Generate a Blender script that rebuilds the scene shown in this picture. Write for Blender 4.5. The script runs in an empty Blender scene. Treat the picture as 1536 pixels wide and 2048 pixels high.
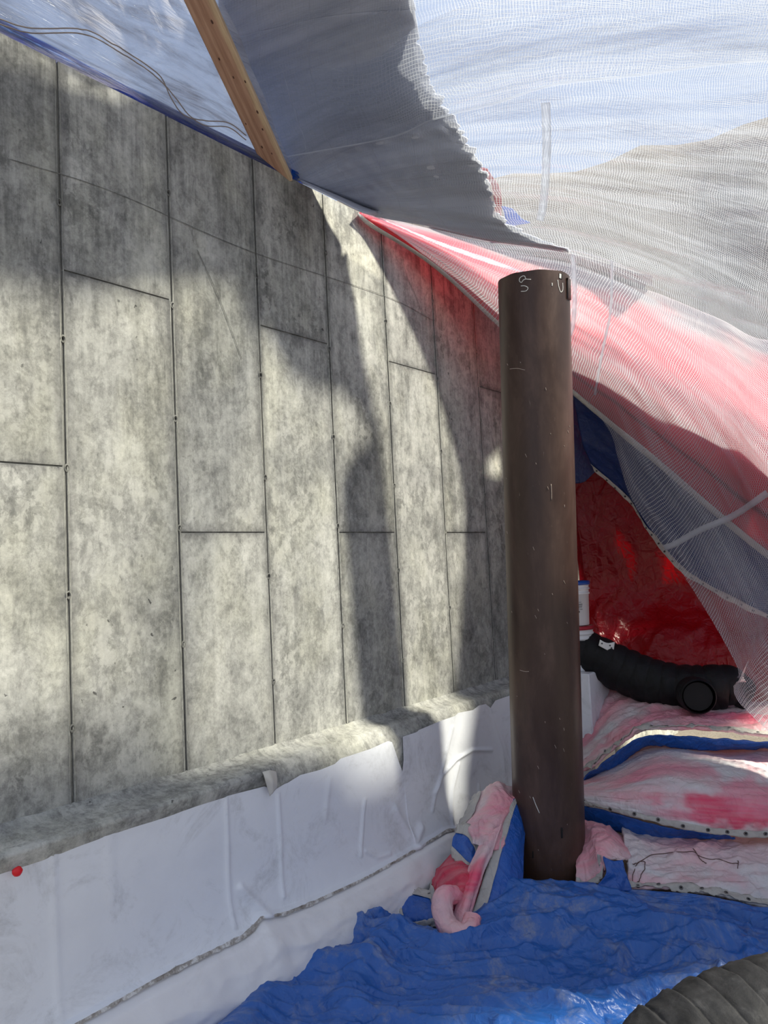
import bpy, bmesh, math, random
import numpy as np
from mathutils import Vector, Matrix
from mathutils.bvhtree import BVHTree

random.seed(7)
SC = bpy.context.scene
COL = SC.collection

# ---------------------------------------------------------------- camera
# world: X = distance out from the concrete wall, Y = along the wall, Z = up
F, CX, CY = 1538.0, 768.0, 1024.0
def nrm(v):
    v = np.asarray(v, float); return v / np.linalg.norm(v)
_up = nrm((-370 - CX, -22000 - CY, F))
_w = np.array((2000 - CX, 1048 - CY, F)); _w = nrm(_w - _up * np.dot(_w, _up))
_xr = np.cross(_w, _up)
if _xr[0] < 0: _xr = -_xr
RM = np.array([_xr, _w, _up])
CAM = np.array([3.35, 0.0, 2.1])
cam_d = bpy.data.cameras.new('camera'); cam = bpy.data.objects.new('camera', cam_d); COL.objects.link(cam)
cam_d.sensor_fit = 'VERTICAL'; cam_d.sensor_height = 24.0; cam_d.lens = F / 2048 * 24.0
cam_d.clip_start = 0.05; cam_d.clip_end = 200
_r, _u, _b = RM @ np.array((1, 0, 0.)), RM @ np.array((0, -1., 0)), RM @ np.array((0, 0, -1.))
cam.matrix_world = Matrix(((_r[0], _u[0], _b[0], CAM[0]), (_r[1], _u[1], _b[1], CAM[1]), (_r[2], _u[2], _b[2], CAM[2]), (0, 0, 0, 1)))
SC.camera = cam

# ---------------------------------------------------------------- light
SC.view_settings.view_transform = 'Standard'; SC.view_settings.look = 'None'
SC.view_settings.gamma = 1.0; SC.view_settings.use_curve_mapping = False
SC.view_settings.exposure = 0.15
SUN = nrm((0.66, 0.285, 0.72))
sd = bpy.data.lights.new('sun', 'SUN'); sd.energy = 9.0; sd.angle = math.radians(5.0); sd.color = (1.0, 0.94, 0.76)
so = bpy.data.objects.new('sun', sd); COL.objects.link(so)
so.rotation_euler = Vector(SUN).to_track_quat('Z', 'Y').to_euler()
W = bpy.data.worlds.new('sky'); SC.world = W; W.use_nodes = True
wn = W.node_tree.nodes; wl = W.node_tree.links; bg = wn['Background']
tc = wn.new('ShaderNodeTexCoord'); sp = wn.new('ShaderNodeSeparateXYZ'); cr = wn.new('ShaderNodeValToRGB')
wl.new(tc.outputs['Generated'], sp.inputs[0]); wl.new(sp.outputs['Z'], cr.inputs[0]); wl.new(cr.outputs[0], bg.inputs[0])
cr.color_ramp.elements[0].color = (0.62, 0.68, 0.78, 1); cr.color_ramp.elements[1].color = (0.36, 0.52, 0.86, 1)
bg.inputs[1].default_value = 0.92
SC.cycles.max_bounces = 10; SC.cycles.transparent_max_bounces = 16
SC.cycles.diffuse_bounces = 4; SC.cycles.sample_clamp_indirect = 6

# ---------------------------------------------------------------- measuring helpers (only used to place real geometry in metres)
def ray(px, py): return RM @ np.array([(px - CX) / F, (py - CY) / F, 1.0])
def P(px, py, d): return CAM + ray(px, py) * d
def PX(px, py, X=0.0):
    d = ray(px, py); return CAM + d * ((X - CAM[0]) / d[0])
def PZ(px, py, Z=0.0):
    d = ray(px, py); return CAM + d * ((Z - CAM[2]) / d[2])

# ---------------------------------------------------------------- numpy noise
_rng = np.random.RandomState(3); _perm = _rng.permutation(512); _perm = np.concatenate([_perm, _perm])
_gr = _rng.randn(512, 2); _gr /= np.linalg.norm(_gr, axis=1)[:, None]
def noise2(x, y):
    x = np.asarray(x, float); y = np.asarray(y, float)
    xi = np.floor(x).astype(int); yi = np.floor(y).astype(int); xf = x - xi; yf = y - yi
    def g(ix, iy, fx, fy):
        h = _perm[(_perm[ix & 511] + iy) & 511]; q = _gr[h]; return q[..., 0] * fx + q[..., 1] * fy
    u = xf * xf * xf * (xf * (xf * 6 - 15) + 10); v = yf * yf * yf * (yf * (yf * 6 - 15) + 10)
    a = g(xi, yi, xf, yf); b = g(xi + 1, yi, xf - 1, yf); c = g(xi, yi + 1, xf, yf - 1); d = g(xi + 1, yi + 1, xf - 1, yf - 1)
    return (a * (1 - u) + b * u) * (1 - v) + (c * (1 - u) + d * u) * v * 1.0
def fbm(x, y, o=4):
    s = 0; a = 1.0
    for i in range(o): s = s + a * noise2(x * 2 ** i + 17 * i, y * 2 ** i + 5 * i); a *= 0.5
    return s
def ridged(x, y, o=3):
    s = 0; a = 1.0
    for i in range(o): s = s + a * (0.35 - np.abs(noise2(x * 1.9 ** i + 31 * i, y * 1.9 ** i + 11 * i))); a *= 0.5
    return s
def creases(x, y, w=7.0, o=2):
    """thin sharp fold lines"""
    s = 0; a = 1.0
    for i in range(o):
        n_ = np.abs(noise2(x * 2 ** i + 41 * i + .4 * noise2(x * 3, y * 3), y * 2 ** i + 23 * i)); s = s + a * np.clip(1 - n_ * w, 0, 1) ** 1.3; a *= .5
    return s
def sstep(a, b, x):
    t = np.clip((x - a) / (b - a), 0, 1); return t * t * (3 - 2 * t)

# ---------------------------------------------------------------- object helpers
def tag(o, label=None, cat=None, group=None, kind=None):
    if label: o['label'] = label
    if cat: o['category'] = cat
    if group: o['group'] = group
    if kind: o['kind'] = kind
    return o
def thing(name, label, cat, loc=(0, 0, 0), group=None):
    o = bpy.data.objects.new(name, None); COL.objects.link(o); o.location = Vector(loc); o.empty_display_size = 0.1
    return tag(o, label, cat, group)
def link(name, me, mat, parent=None, smooth=True):
    if smooth: me.polygons.foreach_set('use_smooth', [True] * len(me.polygons))
    if mat is not None and not me.materials: me.materials.append(mat)
    o = bpy.data.objects.new(name, me); COL.objects.link(o)
    if parent is not None:
        o.parent = parent
        m = Matrix.Translation(parent.location)
        q = parent.parent
        while q is not None: m = Matrix.Translation(q.location) @ m; q = q.parent
        o.matrix_parent_inverse = m.inverted()
    return o
def from_grid(G, uv=None, col=None, closed_u=False):
    nv, nu = G.shape[0], G.shape[1]
    me = bpy.data.meshes.new('m')
    idx = np.arange(nv * nu).reshape(nv, nu)
    if closed_u: idx = np.concatenate([idx, idx[:, :1]], axis=1)
    fa = np.stack([idx[:-1, :-1], idx[:-1, 1:], idx[1:, 1:], idx[1:, :-1]], -1).reshape(-1, 4)
    me.from_pydata(G.reshape(-1, 3).tolist(), [], fa.tolist())
    if uv is not None:
        l = me.uv_layers.new(name='UVMap'); li = np.empty(len(me.loops), int); me.loops.foreach_get('vertex_index', li)
        l.data.foreach_set('uv', uv.reshape(-1, 2)[li].ravel())
    if col is not None:
        ca = me.color_attributes.new('Col', 'FLOAT_COLOR', 'POINT')
        c4 = np.ones((nv * nu, 4)); c4[:, :3] = col.reshape(-1, 3); ca.data.foreach_set('color', c4.ravel())
    me.update(); return me
def cr_interp(A, n):
    """Catmull-Rom through A along axis 0 to n samples"""
    A = np.asarray(A, float); k = len(A)
    if k == 2:
        t = np.linspace(0, 1, n).reshape((-1,) + (1,) * (A.ndim - 1)); return A[0] * (1 - t) + A[1] * t
    E = np.concatenate([[2 * A[0] - A[1]], A, [2 * A[-1] - A[-2]]]); t = np.linspace(0, k - 1 - 1e-9, n); i = t.astype(int); f = (t - i).reshape((-1,) + (1,) * (A.ndim - 1))
    p0, p1, p2, p3 = E[i], E[i + 1], E[i + 2], E[i + 3]
    return 0.5 * ((2 * p1) + (-p0 + p2) * f + (2 * p0 - 5 * p1 + 4 * p2 - p3) * f * f + (-p0 + 3 * p1 - 3 * p2 + p3) * f ** 3)
def ctl(p):
    """control point: (px, py, depth) or ('w', X, Y, Z)"""
    if isinstance(p, np.ndarray): return p
    if p[0] == 'w': return np.array(p[1:], float)
    return P(*p)
def normals(G):
    du = np.gradient(G, axis=1); dv = np.gradient(G, axis=0)
    N = np.cross(du, dv); N /= np.linalg.norm(N, axis=-1)[..., None] + 1e-9
    s = np.sum(N * (CAM - G), axis=-1).mean()
    return N if s > 0 else -N
class Patch: pass
def surf(rows, nu, nv, disp=None, warp=None):
    R = max(len(r) for r in rows)
    A = np.array([cr_interp(np.array([ctl(p) for p in r]), max(R, len(r)) if len(r) == R else R) for r in rows])
    A = np.swapaxes(cr_interp(np.swapaxes(A, 0, 1), nu + 1), 0, 1)      # (rows, nu+1, 3)
    G = cr_interp(A, nv + 1)
    N = normals(G)
    du = np.linalg.norm(np.diff(G, axis=1), axis=-1); dv = np.linalg.norm(np.diff(G, axis=0), axis=-1)
    Lu = du.sum(1).mean(); Lv = dv.sum(0).mean()
    V, U = np.meshgrid(np.linspace(0, 1, nv + 1), np.linspace(0, 1, nu + 1), indexing='ij')
    if disp is not None: G = G + N * disp(U, V, U * Lu, V * Lv)[..., None]
    G[..., 0] = np.where((G[..., 0] < .26) & (G[..., 1] > 5.8), .26 + (G[..., 0] - .26) * .02, G[..., 0])
    if warp is not None: G = G + warp(U, V, U * Lu, V * Lv, G)
    p = Patch(); p.G = G; p.N = normals(G); p.U = U; p.V = V; p.uv = np.stack([U * Lu, V * Lv], -1); p.Lu = Lu; p.Lv = Lv
    return p
def patch(name, rows, nu, nv, mat, disp=None, parent=None, color=None, solid=0.0, warp=None, label=None, cat=None, group=None):
    p = surf(rows, nu, nv, disp, warp)
    c = None
    if color is not None: c = color(p.U, p.V, p.uv[..., 0], p.uv[..., 1], p.G)
    p.o = link(name, from_grid(p.G, p.uv, c), mat, parent)
    if solid:
        m = p.o.modifiers.new('thick', 'SOLIDIFY'); m.thickness = solid; m.offset = 0
    tag(p.o, label, cat, group); return p
def bvh_of(p):
    nv, nu = p.G.shape[:2]; idx = np.arange(nv * nu).reshape(nv, nu)
    fa = np.stack([idx[:-1, :-1], idx[:-1, 1:], idx[1:, 1:], idx[1:, :-1]], -1).reshape(-1, 4)
    return BVHTree.FromPolygons(p.G.reshape(-1, 3).tolist(), fa.tolist())
def hit(bv, px, py):
    d = Vector(ray(px, py)); h = bv.ray_cast(Vector(CAM), d.normalized())
    if h[0] is None: return None, None
    n = h[1]; n = -n if n.dot(d) > 0 else n
    return np.array(h[0]), np.array(n)
def strip_on(name, bv, pts, width, mat, parent=None, off=0.006, n=40, label=None):
    pl = cr_interp(np.array(pts, float), n); H = []; NN = []
    for q in pl:
        h, nn = hit(bv, q[0], q[1])
        if h is None: continue
        H.append(h + nn * off); NN.append(nn)
    H = np.array(H); NN = np.array(NN); T = np.gradient(H, axis=0); S = np.cross(NN, T); S /= np.linalg.norm(S, axis=1)[:, None] + 1e-9
    wd = np.asarray(width, float); wd = np.interp(np.linspace(0, 1, len(H)), np.linspace(0, 1, wd.size), np.atleast_1d(wd))[:, None]
    G = np.stack([H - S * wd / 2, H, H + S * wd / 2], 0)
    L = np.concatenate([[0], np.cumsum(np.linalg.norm(np.diff(H, axis=0), axis=1))])
    uv = np.stack([np.stack([L, np.full_like(L, k)], -1) for k in (-.03, 0, .03)], 0)
    o = link(name, from_grid(G, uv), mat, parent)
    m = o.modifiers.new('thick', 'SOLIDIFY'); m.thickness = 0.002; m.offset = 0
    if label: o['label'] = label
    return o
_gm = {}
def grommet_mesh(r, mat_ring, mat_hole):
    k = (round(r, 4), mat_ring.name)
    if k in _gm: return _gm[k]
    bm = bmesh.new(); n = 12; rings = []
    for rr, z in ((r, 0), (r * .8, .003), (r * .5, .002), (r * .45, -.001)):
        rings.append([bm.verts.new((rr * math.cos(2 * math.pi * i / n), rr * math.sin(2 * math.pi * i / n), z)) for i in range(n)])
    for a in range(3):
        for i in range(n): bm.faces.new((rings[a][i], rings[a][(i + 1) % n], rings[a + 1][(i + 1) % n], rings[a + 1][i]))
    f = bm.faces.new(rings[3]); f.material_index = 1
    me = bpy.data.meshes.new('grommet'); bm.to_mesh(me); bm.free(); me.materials.append(mat_ring); me.materials.append(mat_hole)
    _gm[k] = me; return me
def put_grommet(pos, nn, parent, r=0.011):
    me = grommet_mesh(r, M['eyelet'], M['hole'])
    o = bpy.data.objects.new('grommet', me); COL.objects.link(o); o.parent = parent
    q = Vector(nn).to_track_quat('Z', 'Y').to_matrix().to_4x4()
    o.matrix_world = Matrix.Translation(Vector(pos)) @ q
    o.matrix_parent_inverse = Matrix.Translation(base_loc(parent)).inverted(); o.matrix_basis = Matrix.Translation(Vector(pos)) @ q
    return o
def base_loc(o):
    v = Vector((0, 0, 0))
    while o is not None:
        v += o.location if o.type == 'EMPTY' else Vector((0, 0, 0)); o = o.parent
    return v
def hem(p, parent, side='v1', k=3, off=0.006, n_gr=0, mat=None, r=0.011, u0=0, u1=1, name='hem', over=0.004):
    """white reinforced edge band along one border of a cloth patch, with eyelets"""
    G, N = p.G, p.N
    if side == 'v1': g = G[-k - 1:, :, :]; nn = N[-k - 1:]
    elif side == 'v0': g = G[:k + 1][::-1]; nn = N[:k + 1][::-1]
    elif side == 'u0': g = np.swapaxes(G[:, :k + 1], 0, 1)[::-1]; nn = np.swapaxes(N[:, :k + 1], 0, 1)[::-1]
    else: g = np.swapaxes(G[:, -k - 1:], 0, 1); nn = np.swapaxes(N[:, -k - 1:], 0, 1)
    a, b = int(u0 * (g.shape[1] - 1)), int(u1 * (g.shape[1] - 1)) + 1
    g = g[:, a:b] + nn[:, a:b] * off; nn = nn[:, a:b]
    tip = g[-1] + (g[-1] - g[-2]) / (np.linalg.norm(g[-1] - g[-2], axis=-1)[:, None] + 1e-9) * over
    g = np.concatenate([g, tip[None]], 0)
    L = np.concatenate([[0], np.cumsum(np.linalg.norm(np.diff(g[-1], axis=0), axis=1))])
    uv = np.stack([np.stack([L, np.full_like(L, .02 * i)], -1) for i in range(g.shape[0])], 0)
    h = link(name, from_grid(g, uv), mat or M['hem'], parent)
    m = h.modifiers.new('thick', 'SOLIDIFY'); m.thickness = 0.004; m.offset = 0
    mid = g.shape[0] // 2
    for i in range(n_gr):
        j = int((i + .5) / n_gr * (g.shape[1] - 1)); put_grommet(g[mid, j] + nn[min(mid, nn.shape[0] - 1), j] * .004, nn[min(mid, nn.shape[0] - 1), j], h, r)
    return h
def tube_grid(pts, radii, n_len, n_ring, rib=None, flat=1.0):
    C_ = cr_interp(np.array([ctl(p) for p in pts]), n_len); R_ = cr_interp(np.array(radii, float)[:, None], n_len)[:, 0]
    T = np.gradient(C_, axis=0); T /= np.linalg.norm(T, axis=1)[:, None]
    up = np.array([0, 0, 1.0]); S = np.cross(T, up); S /= np.linalg.norm(S, axis=1)[:, None]; U_ = np.cross(S, T)
    L = np.concatenate([[0], np.cumsum(np.linalg.norm(np.diff(C_, axis=0), axis=1))])
    th = np.linspace(0, 2 * math.pi, n_ring, endpoint=False)
    LL, TH = np.meshgrid(L, th, indexing='ij'); RR = R_[:, None] * np.ones_like(TH)
    if rib is not None: RR = RR + rib(LL, TH)
    G = C_[:, None] + S[:, None] * (RR * np.cos(TH))[..., None] + U_[:, None] * (RR * np.sin(TH) * flat)[..., None]
    uv = np.stack([LL, TH * R_.mean()], -1)
    return G, uv
def bm_obj(name, bm, mat, parent=None, smooth=False):
    me = bpy.data.meshes.new(name); bm.to_mesh(me); bm.free(); return link(name, me, mat, parent, smooth)
def box_bm(bm, lo, hi, bevel=0.0):
    vs = [bm.verts.new((x, y, z)) for x in (lo[0], hi[0]) for y in (lo[1], hi[1]) for z in (lo[2], hi[2])]
    fs = [bm.faces.new([vs[i] for i in q]) for q in ((0, 1, 3, 2), (4, 6, 7, 5), (0, 4, 5, 1), (2, 3, 7, 6), (0, 2, 6, 4), (1, 5, 7, 3))]
    if bevel: bmesh.ops.bevel(bm, geom=list({e for f in fs for e in f.edges}), offset=bevel, segments=1, affect='EDGES')
def pxt(*a): return a

# ---------------------------------------------------------------- materials
M = {}
class NT:
    def __init__(s, name):
        s.m = bpy.data.materials.new(name); s.m.use_nodes = True; s.t = s.m.node_tree; s.t.nodes.clear(); s.out = s.n('ShaderNodeOutputMaterial'); M[name] = s.m
    def n(s, ty, ins=None, **kw):
        x = s.t.nodes.new(ty)
        for k, v in kw.items(): setattr(x, k, v)
        for k, v in (ins or {}).items():
            if hasattr(v, 'is_output') or isinstance(v, bpy.types.NodeSocket): s.t.links.new(v, x.inputs[k])
            else: x.inputs[k].default_value = v
        return x
    def l(s, a, b): s.t.links.new(a, b)
    def math(s, op, a, b=None, c=None, clamp=False):
        ins = {0: a}
        if b is not None: ins[1] = b
        if c is not None: ins[2] = c
        x = s.n('ShaderNodeMath', ins, operation=op); x.use_clamp = clamp; return x.outputs[0]
    def vmap(s, vec, sc, loc=(0, 0, 0)): return s.n('ShaderNodeMapping', {'Vector': vec, 'Scale': sc, 'Location': loc}).outputs[0]
    def noise(s, vec, scale, detail=4, rough=.55, dist=0.0):
        return s.n('ShaderNodeTexNoise', {'Vector': vec, 'Scale': scale, 'Detail': detail, 'Roughness': rough, 'Distortion': dist}).outputs[0]
    def ramp(s, f, pts, interp='LINEAR'):
        r = s.n('ShaderNodeValToRGB', {0: f}); e = r.color_ramp.elements; r.color_ramp.interpolation = interp
        while len(e) < len(pts): e.new(0.5)
        for i, (p, c) in enumerate(pts): e[i].position = p; e[i].color = (c, c, c, 1) if isinstance(c, (int, float)) else (*c, 1)
        return r.outputs[0]
    def mix(s, f, a, b, mode='MIX'):
        x = s.n('ShaderNodeMix', data_type='RGBA', blend_type=mode)
        for sock, v in ((x.inputs[0], f), (x.inputs[6], a), (x.inputs[7], b)):
            if isinstance(v, bpy.types.NodeSocket): s.l(v, sock)
            else: sock.default_value = v if isinstance(v, (int, float)) else (*v, 1)
        return x.outputs[2]
    def bump(s, h, strength=.3, dist=.01, nrm=None):
        i = {'Height': h, 'Strength': strength, 'Distance': dist}
        if nrm is not None: i['Normal'] = nrm
        return s.n('ShaderNodeBump', i).outputs[0]
    def bsdf(s, color, rough=.5, normal=None, metallic=0.0, spec=.5, **kw):
        i = {'Base Color': color if isinstance(color, bpy.types.NodeSocket) else (*color, 1), 'Roughness': rough, 'Metallic': metallic, 'Specular IOR Level': spec}
        if normal is not None: i['Normal'] = normal
        i.update(kw); return s.n('ShaderNodeBsdfPrincipled', i).outputs[0]
    def done(s, sh): s.l(sh, s.out.inputs[0]); return s.m

def concrete(name, tone=1.0, panel=False, streak=1.0):
    t = NT(name); geo = t.n('ShaderNodeNewGeometry').outputs['Position']
    info = t.n('ShaderNodeObjectInfo'); rnd = info.outputs['Random']
    off = t.n('ShaderNodeCombineXYZ', {0: t.math('MULTIPLY', rnd, 13.0), 1: t.math('MULTIPLY', rnd, 7.0), 2: t.math('MULTIPLY', rnd, 29.0)}).outputs[0]
    pos = t.n('ShaderNodeVectorMath', {0: geo, 1: off}, operation='ADD').outputs[0] if panel else geo
    big = t.noise(t.vmap(pos, (1, 1.6, 1.0)), 1.6, 5, .6, .4)
    blot = t.noise(t.vmap(pos, (1, 1, .8)), 7.0, 12, .82, .3)
    stre = t.noise(t.vmap(pos, (1, 16, 1.1)), 1.5, 6, .7, .3)
    fine = t.noise(pos, 38, 8, .8)
    zz_ = t.n('ShaderNodeSeparateXYZ', {0: geo}).outputs[2]; zs_ = t.ramp(t.math('DIVIDE', zz_, 5.0), [(.40, .35), (.75, 1.0)])
    stre = t.math('ADD', .5, t.math('MULTIPLY', t.math('SUBTRACT', stre, .5), t.math('MULTIPLY', zs_, 1.5)))
    v = t.math('ADD', t.math('MULTIPLY', big, .55), t.math('ADD', t.math('MULTIPLY', blot, .75), t.math('MULTIPLY', stre, .30 * streak)))
    v = t.math('ADD', v, t.math('MULTIPLY', fine, .45))
    v = t.math('MULTIPLY', v, 1.0 / (2.05 - .30 * (1 - streak)))
    c = t.ramp(v, [(.38, (.10 * tone, .102 * tone, .10 * tone)), (.455, (.235 * tone, .238 * tone, .228 * tone)), (.52, (.39 * tone, .393 * tone, .372 * tone)), (.60, (.58 * tone, .585 * tone, .555 * tone))])
    lace = t.ramp(t.noise(t.vmap(pos, (1, 1, .85)), 13.0, 7, .68, .3), [(.495, 0.0), (.56, 1.0)])
    lmask = t.ramp(t.noise(pos, 1.7, 3), [(.40, .25), (.60, 1.0)])
    c = t.mix(t.math('MULTIPLY', t.math('MULTIPLY', lace, lmask), .42), c, (.62 * tone, .62 * tone, .59 * tone))
    dk_ = t.ramp(t.noise(t.vmap(pos, (1, 1.2, .7), (3, 5, 1)), 9.0, 9, .75, .5), [(.53, 0.0), (.64, 1.0)])
    c = t.mix(t.math('MULTIPLY', dk_, .5), c, (.13 * tone, .132 * tone, .13 * tone))
    # olive-tinted blotches where form oil stayed
    ol = t.ramp(t.noise(t.vmap(pos, (1, 1, .6)), 2.6, 4, .6), [(.45, 0.0), (.65, 1.0)])
    c = t.mix(t.math('MULTIPLY', ol, .35), c, (.89, .88, .73), 'MULTIPLY')
    # long dark water streaks high up
    z = t.n('ShaderNodeSeparateXYZ', {0: geo}).outputs[2]
    s2 = t.ramp(t.noise(t.vmap(geo, (1, 9, .35)), 1.6, 6, .7), [(.48, 0.0), (.68, 1.0)])
    hi = t.ramp(t.math('DIVIDE', z, 5.0), [(.70, 0.0), (.90, 1.0)])
    c = t.mix(t.math('MULTIPLY', s2, t.math('ADD', t.math('MULTIPLY', hi, .45), .2)), c, (.45, .45, .47), 'MULTIPLY')
    # bug holes
    pit = t.n('ShaderNodeTexVoronoi', {'Vector': t.n('ShaderNodeVectorMath', {0: t.vmap(pos, (1, 1, .7)), 1: t.n('ShaderNodeVectorMath', {0: t.n('ShaderNodeTexNoise', {'Vector': pos, 'Scale': 30.0}).outputs[1], 'Scale': .05}, operation='SCALE').outputs[0]}, operation='ADD').outputs[0], 'Scale': 15.0, 'Randomness': 1.0})
    pr = t.n('ShaderNodeSeparateColor', {0: pit.outputs['Color']}).outputs[0]
    pm = t.math('MULTIPLY', t.ramp(pit.outputs['Distance'], [(.07, 1.0), (.13, 0.0)]), t.ramp(pr, [(.66, 0.0), (.70, 1.0)]))
    pc = t.ramp(t.noise(pos, 2.2, 3), [(.50, 0.0), (.58, 1.0)]); pm = t.math('MULTIPLY', pm, pc)
    c = t.mix(t.math('MULTIPLY', pm, .8), c, (.035, .035, .035))
    h = t.math('SUBTRACT', t.math('ADD', t.math('MULTIPLY', fine, .35), t.math('MULTIPLY', blot, .5)), t.math('MULTIPLY', pm, 1.2))
    if panel:
        uv = t.n('ShaderNodeUVMap').outputs[0]; s_ = t.n('ShaderNodeSeparateXYZ', {0: uv})
        ragged = t.math('ADD', s_.outputs[0], t.math('MULTIPLY', t.math('SUBTRACT', blot, .5), .05))
        ragv = t.math('ADD', s_.outputs[1], t.math('MULTIPLY', t.math('SUBTRACT', blot, .5), .10))
        e1 = t.ramp(ragged, [(.006, 1.0), (.022, .55), (.055, 0.0)]); e2 = t.ramp(ragv, [(.006, 1.0), (.02, .5), (.07, 0.0)])
        e = t.math('MAXIMUM', e1, e2)
        c = t.mix(t.math('MULTIPLY', e, .55), c, (.10, .10, .105))
        tn = t.math('ADD', .86, t.math('MULTIPLY', rnd, .26)); tc_ = t.n('ShaderNodeCombineColor', {0: tn, 1: tn, 2: tn}).outputs[0]
        c = t.mix(1.0, c, tc_, 'MULTIPLY')
    t.done(t.bsdf(c, .82, t.bump(h, .5, .006), spec=.25))
concrete('concrete_panel', 1.0, True)
concrete('concrete_ledge', 1.0, False, .3)
concrete('concrete_dark', .50, False)

def tarp(name, color=None, rough=.38, weave=900, transl=0.0, dust=0.0, dust_col=(.42, .42, .40), crease=.35, spec=.5, var=.25, tcol=None, bump=.4, sharp=.5):
    t = NT(name); uvn = t.n('ShaderNodeUVMap').outputs[0]; geo = t.n('ShaderNodeNewGeometry').outputs['Position']
    c = t.n('ShaderNodeAttribute', attribute_name='Col').outputs[0] if color is None else t.mix(0.0, color, color)
    b = t.noise(geo, 5, 6, .65, .4)
    c = t.mix(t.ramp(b, [(.35, var), (.65, 0.0)]), c, (.55, .55, .6), 'MULTIPLY')
    if dust:
        d = t.ramp(t.noise(geo, 3.2, 9, .75, .8), [(.50, 0.0), (.68, 1.0)])
        d2 = t.ramp(t.noise(geo, 26, 5, .7, .6), [(.35, .25), (.62, 1.0)])
        c = t.mix(t.math('MULTIPLY', t.math('MULTIPLY', d, d2), dust), c, dust_col)
    wv = t.n('ShaderNodeTexWave', {'Vector': uvn, 'Scale': weave / 6.28, 'Distortion': 0.0}, wave_type='BANDS', bands_direction='X').outputs[1]
    cr1 = t.n('ShaderNodeTexVoronoi', {'Vector': t.vmap(geo, (1, 1, 1)), 'Scale': 9.0, 'Randomness': 1.0}, feature='DISTANCE_TO_EDGE').outputs[0]
    h = t.math('ADD', t.math('MULTIPLY', t.noise(geo, 14, 5, .6, 1.2), 1.0), t.math('MULTIPLY', t.ramp(cr1, [(0.0, 0.0), (.12, 1.0)]), crease))
    h = t.math('ADD', h, t.math('MULTIPLY', wv, .01))
    for sc_, am_ in ((4.0, 1.2), (9.0, .6)):
        q_ = t.math('ABSOLUTE', t.math('SUBTRACT', t.noise(t.vmap(geo, (1, 1.3, .8), (sc_, 0, 0)), sc_, 3, .45, .8), .5)); h = t.math('ADD', h, t.math('MULTIPLY', t.ramp(q_, [(0.0, 1.0), (.05, .25), (.16, 0.0)]), am_ * sharp))
    nm = t.bump(h, bump, .02)
    sh = t.bsdf(c, rough, nm, spec=spec)
    if transl:
        tcx = c if tcol is None else t.mix(0.0, tcol, tcol)
        tr = t.n('ShaderNodeBsdfTranslucent', {'Color': tcx, 'Normal': nm}).outputs[0]
        sh = t.n('ShaderNodeMixShader', {0: transl, 1: sh, 2: tr}).outputs[0]
    return t.done(sh)
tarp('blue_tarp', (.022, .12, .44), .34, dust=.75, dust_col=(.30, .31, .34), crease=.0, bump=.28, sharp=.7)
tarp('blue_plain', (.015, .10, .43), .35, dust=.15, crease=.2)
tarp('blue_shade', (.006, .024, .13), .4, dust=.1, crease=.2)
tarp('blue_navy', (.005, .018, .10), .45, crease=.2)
tarp('blanket', None, .5, dust=.22, dust_col=(.36, .33, .31), crease=.25, var=.2)
tarp('red_sheet', (.16, .003, .009), .28, transl=.26, tcol=(.48, .003, .006), crease=.4, var=.35)
tarp('pink_tarp', None, .5, transl=.54, crease=.1, var=.15, bump=.15)
tarp('grey_cover', (.50, .52, .60), .7, transl=.0, crease=.1, bump=.1)
tarp('dark_cover', (.22, .20, .20), .7, crease=.1, bump=.1)
tarp('red_cover', (.45, .02, .04), .6, transl=.4)
tarp('blue_cover', (.03, .17, .60), .5, transl=.55, crease=.3)
tarp('membrane', (.82, .85, .91), .33, crease=.0, var=.10, dust=.62, dust_col=(.44, .45, .47), spec=.4, bump=.06, sharp=0)
tarp('membrane_low', (.84, .83, .84), .33, crease=.0, var=.08, dust=.25, dust_col=(.46, .44, .42), spec=.4, bump=.08, sharp=0)
tarp('hem', (.50, .48, .45), .6, dust=.5, dust_col=(.24, .22, .20), crease=.1)

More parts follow.
